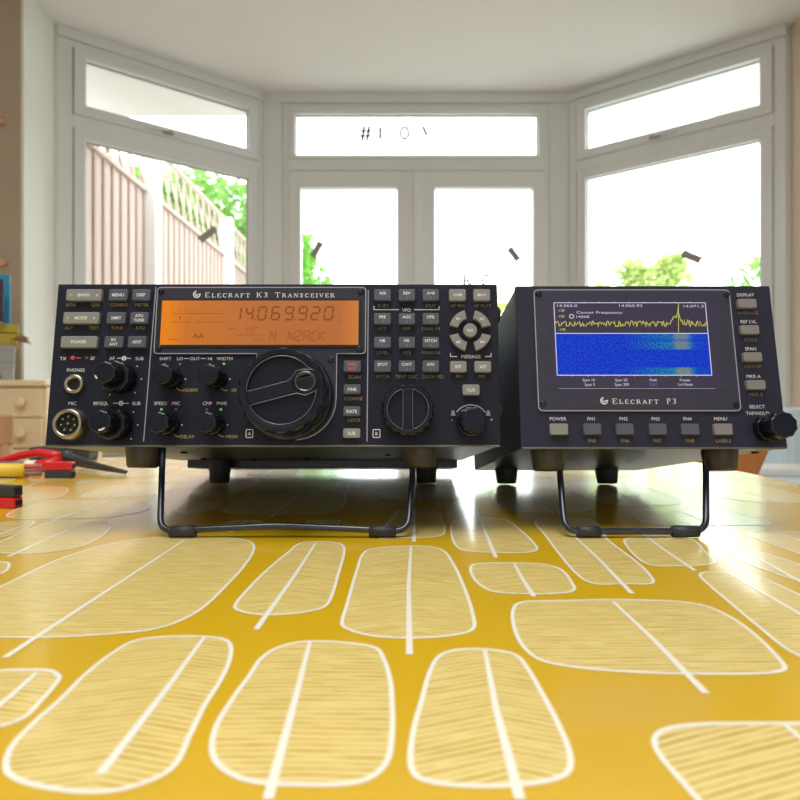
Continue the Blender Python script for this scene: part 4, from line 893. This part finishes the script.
def waterfall():
    m = mat('blue_waterfall_screen', (0.0, 0.0, 0.01), 0.5, spec=0.1); nt = m.node_tree; b_ = nt.nodes['Principled BSDF']; L = nt.links.new; N = nt.nodes.new
    uv = N('ShaderNodeUVMap'); mp = N('ShaderNodeMapping'); mp.inputs['Scale'].default_value = (95, 27, 1); L(uv.outputs[0], mp.inputs[0])
    n = N('ShaderNodeTexNoise'); n.inputs['Scale'].default_value = 1; n.inputs['Detail'].default_value = 2; L(mp.outputs[0], n.inputs[0])
    sp = N('ShaderNodeSeparateXYZ'); L(uv.outputs[0], sp.inputs[0])
    def ramp(src, els):
        r_ = N('ShaderNodeValToRGB'); e = r_.color_ramp.elements; e[0].position, e[0].color = els[0][0], (*[els[0][1]] * 3, 1); e[1].position, e[1].color = els[-1][0], (*[els[-1][1]] * 3, 1)
        for p, v in els[1:-1]: q = e.new(p); q.color = (v, v, v, 1)
        L(src, r_.inputs[0]); return r_.outputs[0]
    def mth(op, a, c=None):
        k = N('ShaderNodeMath'); k.operation = op
        for i, v in enumerate((a, c)):
            if v is None: continue
            if isinstance(v, (int, float)): k.inputs[i].default_value = v
            else: L(v, k.inputs[i])
        return k.outputs[0]
    band = ramp(sp.outputs[1], [(0, 1), (0.16, 0.9), (0.2, 0.0), (0.6, 0.0), (0.63, 0.7), (0.78, 0.9), (0.8, 0.5), (0.86, 0.35), (0.88, 0.8), (1, 0.7)])
    xs = ramp(sp.outputs[0], [(0, 0), (0.45, 0.02), (0.62, 0.45), (0.75, 0.8), (0.88, 0.8), (0.91, 0.1), (1, 0.05)])
    sig = ramp(sp.outputs[0], [(0.76, 0), (0.79, 1), (0.85, 1), (0.88, 0)])
    mix = lambda f, A, B: (lambda k: (k.__setattr__('data_type', 'RGBA'), [L(v, k.inputs[s]) if not isinstance(v, tuple) else k.inputs[s].__setattr__('default_value', v) for s, v in (('Factor', f), ('A', A), ('B', B))], k.outputs['Result'])[2])(N('ShaderNodeMix'))
    nf = ramp(n.outputs['Fac'], [(0.36, 0), (0.62, 1)])
    base = mix(nf, (0.002, 0.010, 0.46, 1), (0.012, 0.075, 0.66, 1))
    f1 = mth('MULTIPLY', mth('MULTIPLY', band, xs), mth('ADD', mth('MULTIPLY', nf, 1.1), 0.12))
    c1 = mix(f1, base, (0.02, 0.33, 0.30, 1))
    f2 = mth('MULTIPLY', mth('MULTIPLY', band, sig), 0.75)
    c2 = mix(f2, c1, (0.26, 0.28, 0.16, 1))
    L(c2, b_.inputs['Emission Color']); b_.inputs['Emission Strength'].default_value = 0.85
    return m
M['wf'] = waterfall()
uvquad('waterfall_area', x0, x1, zb_, zd, -1.36, 'wf', sw, 'blue waterfall trace area')
M['scw'] = mat('screen_white', (0.1, 0.1, 0.1), 0.4, emit=(0.62, 0.62, 0.80), es=0.8); M['scy'] = mat('screen_yellow', (0.1, 0.1, 0), 0.4, emit=(0.75, 0.68, 0.12), es=0.75); M['scp'] = mat('screen_purple', (0.1, 0, 0.1), 0.4, emit=(0.35, 0.12, 0.7), es=0.8)
b = mm(); Y = -1.38
b.ribbon([(x0, zb_), (x1, zb_)], 0.5, Y, 'scw'); b.ribbon([(x0, zd), (x1, zd)], 0.5, Y, 'scw'); b.ribbon([(x0, zt_), (x1, zt_)], 0.45, Y, 'scw'); b.ribbon([(x0, zb_), (x0, zt_)], 0.5, Y, 'scw'); b.ribbon([(x1, zb_), (x1, zt_)], 0.5, Y, 'scw')
for k in range(1, 10):
    for zz, s_ in ((zt_, 1), (zb_, -1)): b.ribbon([(x0 + (x1 - x0) * k / 10, zz), (x0 + (x1 - x0) * k / 10, zz + s_ * 0.8)], 0.4, Y, 'scw')
b.ribbon([P_(558, 389), P_(714, 389)], 0.35, Y, 'line')
def S(t_, px, py, m='scw', h=1.7, wd=None): q = P_(px, py); b.text(t_, q.x, q.y, h, Y, m, width=wd)
S('14.065.0', 566.5, 306.3, wd=12.5); S('14.065.92', 630, 306.3, wd=14.5); S('14.071.3', 692.5, 306.8, wd=12.5)
S('-120', 560.5, 311, 'scy'); S('-130', 560.5, 317, 'scy'); S('-140', 561.5, 330, 'scy'); S('Center Frequency:', 599, 313, wd=29); S('14068', 582, 317.3, wd=8)
q = P_(571, 317); b.ribbon([(q.x + 1.3 * math.cos(R(a)), q.y + 1.3 * math.sin(R(a))) for a in range(0, 360, 40)], 0.5, Y, 'scw', True)
for t_, px, py, m in (('Span 10', 588, 380.3, 'scw'), ('Span 5', 589, 384.8, 'scw'), ('Span 50', 620.5, 380.3, 'scw'), ('Span 200', 621, 384.8, 'scw'), ('Peak', 652.5, 380.3, 'scw'), ('CAT', 652.5, 384.8, 'scp'), ('Freeze', 684, 380.3, 'scw'), ('Lvl Mode', 684.5, 384.8, 'scw')):
    S(t_, px, py, m, 1.75)
rd = random.Random(4); tr = []
for i in range(190):
    px = 554 + (706 - 554) * i / 189
    y_ = 324.5 + rd.uniform(-3.1, 3.1)
    if abs(px - 677) < 12: y_ -= 17 * math.exp(-abs(px - 677) / 1.5) + 1.5
    if abs(px - 673) < 1.2: y_ -= 7
    tr.append(P_(px, y_))
b.ribbon(tr, 0.42, Y, 'scy')
b.ribbon([P_(677.5, 304), P_(677.5, 333)], 0.3, Y, 'scy')
b.build('screen_graphics', sw, 'white and yellow screen readout')
b = mm(); Y = -0.05
for t_, px, py, m in (('DISPLAY', 745.5, 294.8, 'white'), ('AVERAGE', 748, 312.8, 'rust'), ('REF LVL', 748.5, 321.6, 'white'), ('SCALE', 750.5, 339.5, 'rust'), ('SPAN', 750.5, 348.8, 'white'), ('CENTER', 753, 366.2, 'rust'),
        ('MKR A', 753.5, 376.3, 'white'), ('MKR B', 756, 394.5, 'rust'), ('SELECT', 757, 406.6, 'white'), ('TAP/HOLD', 757.5, 413.2, 'white'),
        ('POWER', 558, 418.7, 'white'), ('FN1', 591, 418.7, 'white'), ('FN2', 623.5, 418.7, 'white'), ('FN3', 655.5, 418.7, 'white'), ('FN4', 687.5, 418.7, 'white'), ('MENU', 720.5, 418.7, 'white'),
        ('FN5', 592, 440.6, 'amber'), ('FN6', 625, 440.6, 'amber'), ('FN7', 657.5, 440.6, 'amber'), ('FN8', 690, 440.6, 'amber'), ('LABELS', 723.5, 440.6, 'amber')):
    q = P_(px, py); b.text(t_, q.x, q.y, 2.15, Y, m)
b.build('panel_lettering', qp, 'white, amber and rust lettering')
for x0_, x1_, m in ((550, 568.6, 'btnl'), (583.4, 601.7, 'btn'), (616, 634.4, 'btn'), (649, 667.4, 'btn'), (681.3, 700, 'btn'), (714.2, 733.4, 'p3btn')): button(Q, 'key', (x0_, 423.5, x1_, 434.7), m)
for x0_, x1_, y0_, y1_ in ((738.2, 757.4, 298.6, 307.8), (740.8, 760, 325, 334), (743.6, 763, 352.2, 361.4), (746.8, 766.4, 380, 389.4)): button(Q, 'key', (x0_, y0_, x1_, y1_), 'p3btn')
knob(Q, 765.5, 428.5, 'select_knob', [(8.3, 0.6, 6), (8.0, 6, 18.5)], flutes=10, depthmod=0.065)
for x in (-59, 50.5): foot(Q, x, 22, 10.8, 9.6, 12.5, 'footgrey', 'front_foot')
for x in (-52, 43.5): rear_foot(Q, x, 214)
bail(Q, [top(561, 0.383, 0.052), top(559.5, 0.383, 0.036), tb(565, 0.354), tb(635, 0.354, 0.0), tb(706, 0.354), top(706, 0.383, 0.036), top(705, 0.383, 0.052)],
     [(tb(577, 0.354), tb(600, 0.354)), (tb(672, 0.354), tb(698, 0.354))])

# ------------------------------------------------------------------ things on the table's left
M['redp_'] = mat('red_plastic', (0.62, 0.015, 0.02), 0.3); M['blkp'] = mat('black_plastic', (0.03, 0.032, 0.04), 0.45)
M['yelp'] = mat('yellow_sleeve', (0.75, 0.52, 0.03), 0.45); M['pinkr'] = mat('dull_red_wire', (0.50, 0.10, 0.10), 0.45); M['greyw'] = mat('grey_brown_grip', (0.20, 0.14, 0.14), 0.5); M['whitep'] = mat('white_plastic', (0.75, 0.75, 0.68), 0.4)
def T3(px, py, dz): p = on_table(px, py); return Vector((p.x, p.y, TABLE_Z + dz))
def td(px, d, z): return Vector(((px - 400) / F * d, d, TABLE_Z + z))
pr = empty('long_nose_pliers', td(60, 0.70, 0)); tag(pr, 'long-nose pliers with red and grey handles, tapered dark jaws pointing right', 'pliers')
off = Matrix.Translation(-pr.location)
D = 0.70
b = MB(T=off); b.tube([td(60, D, .0165), td(66, D, .0155), td(78, D - .01, .0125), td(100, D - .03, .008), td(127, D - .05, .0036)], .008, 'blkp', 14, radii=[.0035, .005, .004, .0026, .0012])
b.tube([td(60, D, .009), td(70, D, .009), td(88, D - .02, .0065), td(126, D - .05, .002)], .008, 'blkp', 14, radii=[.003, .004, .0032, .0012]); b.build('jaws', pr, 'tapered dark jaws')
b = MB(T=off); b.lathe(0, 0, [(.0045, -.007), (.0045, .007)], 'blkp', 20, mtx=Matrix.Translation(td(67, D, .0145)) @ Matrix.Rotation(R(90), 4, 'X')); b.build('pivot', pr)
b = MB(T=off); b.tube([td(62, D, .016), td(54, D, .0165), td(38, D, .0195), td(20, D, .016), td(0, D, .009), td(-20, D, .007)], .009, 'redp_', 14, radii=[.004, .006, .0048, .0048, .0045, .0045]); b.build('handle', pr, 'red handle')
D2 = .68
b = MB(T=off); b.tube([td(62, D2 + .02, .012), td(50, D2, .0085), td(36, D2, .0065)], .009, 'redp_', 14, radii=[.005, .0065, .006]); b.tube([td(37, D2, .0065), td(28, D2, .0065), td(26, D2, .0065)], .0064, 'whitep', 14)
b.tube([td(27, D2, .0065), td(10, D2, .006), td(-20, D2, .006)], .008, 'greyw', 14, radii=[.006, .0055, .005]); b.build('handle', pr, 'handle banded red, white and grey')
def connector_cable(px, py, dx, yaw, label, sleeve, up):
    base = T3(px, py, 0); root = empty('power_cable', base, (0, 0, yaw)); tag(root, label, 'cable', 'power leads with red and black plugs')
    for nm, z0_, m in (('black_plug', 0.0, 'blkp'), ('red_plug', 0.0085, 'redp_')):
        if not up: z0_ = 0.0085 - z0_
        b = MB(); b.box(-.028, 0, -.0045, .0045, z0_, z0_ + .0083, m, .0012); b.box(-.0015, .001, -.0025, .0025, z0_ + .002, z0_ + .006, 'hole'); b.build(nm, root)
    b = MB(); b.tube([(-.034, 0, .0045), (-.05, 0, .0045), (-.06, .002, .0055), (-.12, .008, .0045), (-.2, .0, .0045)], .0025, 'greyw', 10)
    b.tube([(-.034, 0, .0125), (-.05, 0, .012), (-.06, .002, .0095), (-.12, .008, .0095), (-.2, .0, .0095)], .0025, 'pinkr', 10); b.build('wires', root, 'red and grey wire pair')
    if sleeve: b = MB(); b.tube([(-.05, 0, .0078), (-.1, .004, .0078), (-.2, 0, .0078)], .0072, 'yelp', 14); b.build('sleeve', root, 'yellow cable sleeve')
    return root
connector_cable(73.5, 478, 0, 0, 'power lead in a yellow sleeve ending in a red plug over a black plug', True, True)
c2 = connector_cable(18.5, 508, 0, R(-12), 'power lead with black plug over red plug at the left edge of the photo', False, False)
b = MB(); b.tube([td(-20, .62, .003), td(15, .64, .003), td(30, .66, .003), td(60, .70, .003), td(84, .76, .003)], .003, 'pinkr', 8); tag(b.build('loose_wire'), 'thin dull red wire lying behind the pliers', 'wire')
b = MB(); b.box(0, .08, 0, .03, 0, .018, 'blkp', .003); o = b.build('plastic_block'); o.location = td(28, 0.80, 0); tag(o, 'small dark plastic block at the table back beside the transceiver', 'block')

# ------------------------------------------------------------------ furniture beyond the table
cx0, cx1, cyf, cyb, ctop = -2.05, (47 - 400) / F * 2.15, 2.15, 2.57, CAM.z + 20 / F * 2.15
ch = empty('chest_of_drawers', ((cx0 + cx1) / 2, (cyf + cyb) / 2, 0)); tag(ch, 'pale pine chest of drawers with round knobs at the left wall', 'chest of drawers')
off = Matrix.Translation((-(cx0 + cx1) / 2, -(cyf + cyb) / 2, 0))
b = MB(T=off); b.box(cx0 + .01, cx1 - .01, cyf + .012, cyb, 0, ctop - .022, 'pine', .003); b.build('body', ch)
b = MB(T=off); b.box(cx0, cx1, cyf - .01, cyb, ctop - .022, ctop, 'pine', .005); b.build('top', ch)
z_ = ctop - .03
for hgt in (.108, .112, .16, .2, .22):
    b = MB(T=off); b.box(cx0 + .02, cx1 - .02, cyf, cyf + .014, z_ - hgt + .006, z_, 'pine', .004); dr = b.build('drawer', ch)
    for kx in (cx0 + .14, (20 - 400) / F * 2.13):
        b = MB(T=off); b.lathe(kx, z_ - hgt / 2 + .004, [(.009, cyf + .002), (.010, cyf - .012), (.018, cyf - .018), (.0185, cyf - .026), (.012, cyf - .032)], 'pine', 24); b.build('knob', dr)
    z_ -= hgt
M['greybox'] = mat('grey_card', (0.36, 0.37, 0.36), 0.7, noise=.06, nscale=20); M['blue'] = mat('bright_blue_board', (0.0, 0.27, 0.52), 0.45); M['yel'] = mat('olive_yellow_cover', (0.50, 0.40, 0.04), 0.6); M['dk'] = mat('dark_plum_cover', (0.04, 0.02, 0.05), 0.6)
M['paper'] = mat('paper_white', (0.75, 0.75, 0.78), .7); M['dry'] = mat('dried_brown', (0.30, 0.16, 0.08), .9, noise=.3); M['coral'] = mat('coral_pink', (0.75, 0.38, 0.25), .7); M['darkp'] = mat('dark_print', (0.06, 0.06, 0.07), .7)
d_ = 2.30; bxr = (17 - 400) / F * d_; S_ = d_ / F
z0_ = ctop
for i, (hh, lab) in enumerate(((.068, 'grey card box with a dark mark, lower one on the pine chest'), (.066, 'plain grey card box stacked on the marked box'))):
    b = MB(); b.box(-.20, 0, 0, .2, 0, hh, 'greybox', .002); b.box(-.202, .002, -.002, .202, hh * .72, hh, 'greybox', .002)
    if i == 0: b.text('A', -.052, hh * .36, .034, -.0025, 'darkp')
    o = b.build('storage_box'); o.location = (bxr + (0.002 if i else 0.0), d_ - .02, z0_ + (0.0005 if i else 0)); o.rotation_euler.z = R(32); tag(o, lab, 'box', 'grey boxes on the chest'); z0_ += hh
z0_ += .001
zy0 = z0_; zy1 = CAM.z + (400 - 324.5) * S_
b = MB(); b.box(-.19, 0, 0, .16, 0, (zy1 - zy0) * .55, 'yel', .002); b.box(-.18, -.002, .003, .155, (zy1 - zy0) * .1, (zy1 - zy0) * .45, 'paper'); b.box(-.19, .004, 0, .16, (zy1 - zy0) * .6, zy1 - zy0, 'yel', .003); o = b.build('yellow_book'); o.location = (-1.47 + 0.006, d_, zy0); o.rotation_euler.z = R(32); tag(o, 'olive yellow book lying on top of the grey boxes', 'book')
b = MB(); b.box(-.11, 0, 0, .03, 0, 51 * S_, 'blue', .002); b.box(-.105, -.022, -.001, .001, .004, 51 * S_ - .034, 'paper'); o = b.build('blue_folder'); o.location = ((13.3 - 400) / F * 2.33 - .012, 2.33, zy1 + .001); o.rotation_euler.z = R(30); tag(o, 'bright blue folder standing on the yellow book', 'folder')
b = MB(); b.box(-.07, 0, 0, .012, 0, 41 * S_, 'dk', .002); o = b.build('dark_book'); o.location = ((3.5 - 400) / F * 2.23, 2.23, zy1 + .001); o.rotation_euler.z = R(30); tag(o, 'dark plum book leaning in front of the blue folder', 'book')
rd = random.Random(9); sh = empty('dried_flower', ((14 - 400) / F * 2.27, 2.27, zy0 + .012)); tag(sh, 'brown dried flower sprig sticking out over the stacked boxes', 'dried flower')
b = MB()
for k in range(26):
    L_ = rd.uniform(.02, .068); a = rd.uniform(-.2, .5); b.tube([(0, 0, .012), (L_ * .6, rd.uniform(-.01, .01), .012 + a * .02), (L_, rd.uniform(-.016, .016), .012 + a * .03 - L_ * .22)], .004, 'dry', 6, radii=[.003, .0055, .0015])
b.build('petals', sh)
b = MB(); b.tube([(-.012, 0, .01), (0, 0, .012)], .003, 'dry', 8); b.build('stem', sh)
for py, s_ in ((262, 5.2), (121, 3.5)):
    b = MB(); x = (0.0 - 400) / F * 2.58; bb = bmesh.new(); bmesh.ops.create_icosphere(bb, subdivisions=3, radius=s_ * 2.58 / F); bmesh.ops.transform(bb, matrix=Matrix.Diagonal((1, .45, .8, 1)), verts=bb.verts); b.merge(bb, 'coral', True)
    b.tube([(0, .008, 0), (0, .012, .03)], .0015, 'dry', 6)
    o = b.build('wall_ornament'); o.location = (x, 2.588, CAM.z + (400 - py) / F * 2.58); tag(o, 'small coral wall ornament, the ' + ('lower one above the blue folder' if py == 262 else 'upper one near the window head'), 'ornament', 'coral wall ornaments')
def chair(name, label, loc, yaw, m, seat_z, top_z, w_, slab=False, splay=0.0):
    r_ = empty(name, loc, (0, 0, yaw)); tag(r_, label, 'chair')
    b = MB(); b.box(-w_ / 2, w_ / 2, -.2, .2, seat_z - .03, seat_z, m, .008); b.build('seat', r_)
    for sx in (-1, 1):
        b = MB(); b.tube([(sx * (w_ / 2 - .03), -.17, seat_z - .03), (sx * (w_ / 2 - .01), -.19, 0)], .018, m, 12, radii=[.02, .015]); b.build('leg', r_)
        if slab:
            b = MB(); b.tube([(sx * (w_ / 2 - .16), .185, 0), (sx * (w_ / 2 - .16), .18, seat_z), (sx * (w_ / 2 - .13), .188, top_z - .04)], .018, m, 12, radii=[.015, .018, .014]); b.build('leg', r_); continue
        b = MB(); b.tube([(sx * (w_ / 2 - .02), .24, 0), (sx * (w_ / 2 - .02), .19, seat_z), (sx * (w_ / 2 - .02), .23 + splay, top_z - .02)], .018, m, 12, radii=[.018, .02, .016]); b.build('leg', r_)
    b = MB()
    h0 = .30 if slab else .09
    if slab: b.prism([(-w_ / 2 + .13, top_z - h0), (w_ / 2 - .13, top_z - h0), (w_ / 2, top_z), (-w_ / 2, top_z)], .228, .205, m, .004)
    else: b.box(-w_ / 2, w_ / 2, .205, .228, top_z - h0, top_z, m, .006)
    b.build('backrest', r_)
    return r_
chair('dining_chair', 'orange-brown wooden chair tucked in behind the right end of the table', (0.445, 1.27, 0), math.pi, 'orangewood', .45, .775, .42, True)
c3 = chair('wooden_chair', 'brown wooden chair back standing before the pine chest at the left photo edge', (-1.16, 1.45, 0), R(35), 'chairwood', .43, .79, .40)
M['sofa'] = mat('pale_blue_fabric', (0.60, 0.70, 0.76), .9, noise=.12, nscale=25, bump=.4, bscale=120); M['throw'] = mat('white_throw', (0.80, 0.80, 0.78), .9, noise=.05)
sf = empty('sofa', (1.60, 2.03, 0)); tag(sf, 'pale blue fabric sofa with a white folded throw by the right wall', 'sofa')
b = MB(); b.box(-.68, .5, -.5, .45, .08, .42, 'sofa', .04, 3); b.build('base', sf)
b = MB(); b.box(-.19, .5, .17, .42, .40, .80, 'sofa', .06, 4); b.build('backrest', sf)
b = MB(); b.box(-.62, .45, -.46, .16, .42, .575, 'sofa', .04, 4); b.build('seat_cushion', sf)
b = MB(); b.box(-.55, .42, -.02, .165, .571, .60, 'throw', .012, 3); b.build('seat_throw', sf, 'white folded throw')
for x, y in ((-.6, -.42), (-.6, .38), (.42, -.42), (.42, .38)):
    b = MB(); b.tube([(x, y, .09), (x, y, 0)], .02, 'pine', 10); b.build('leg', sf)
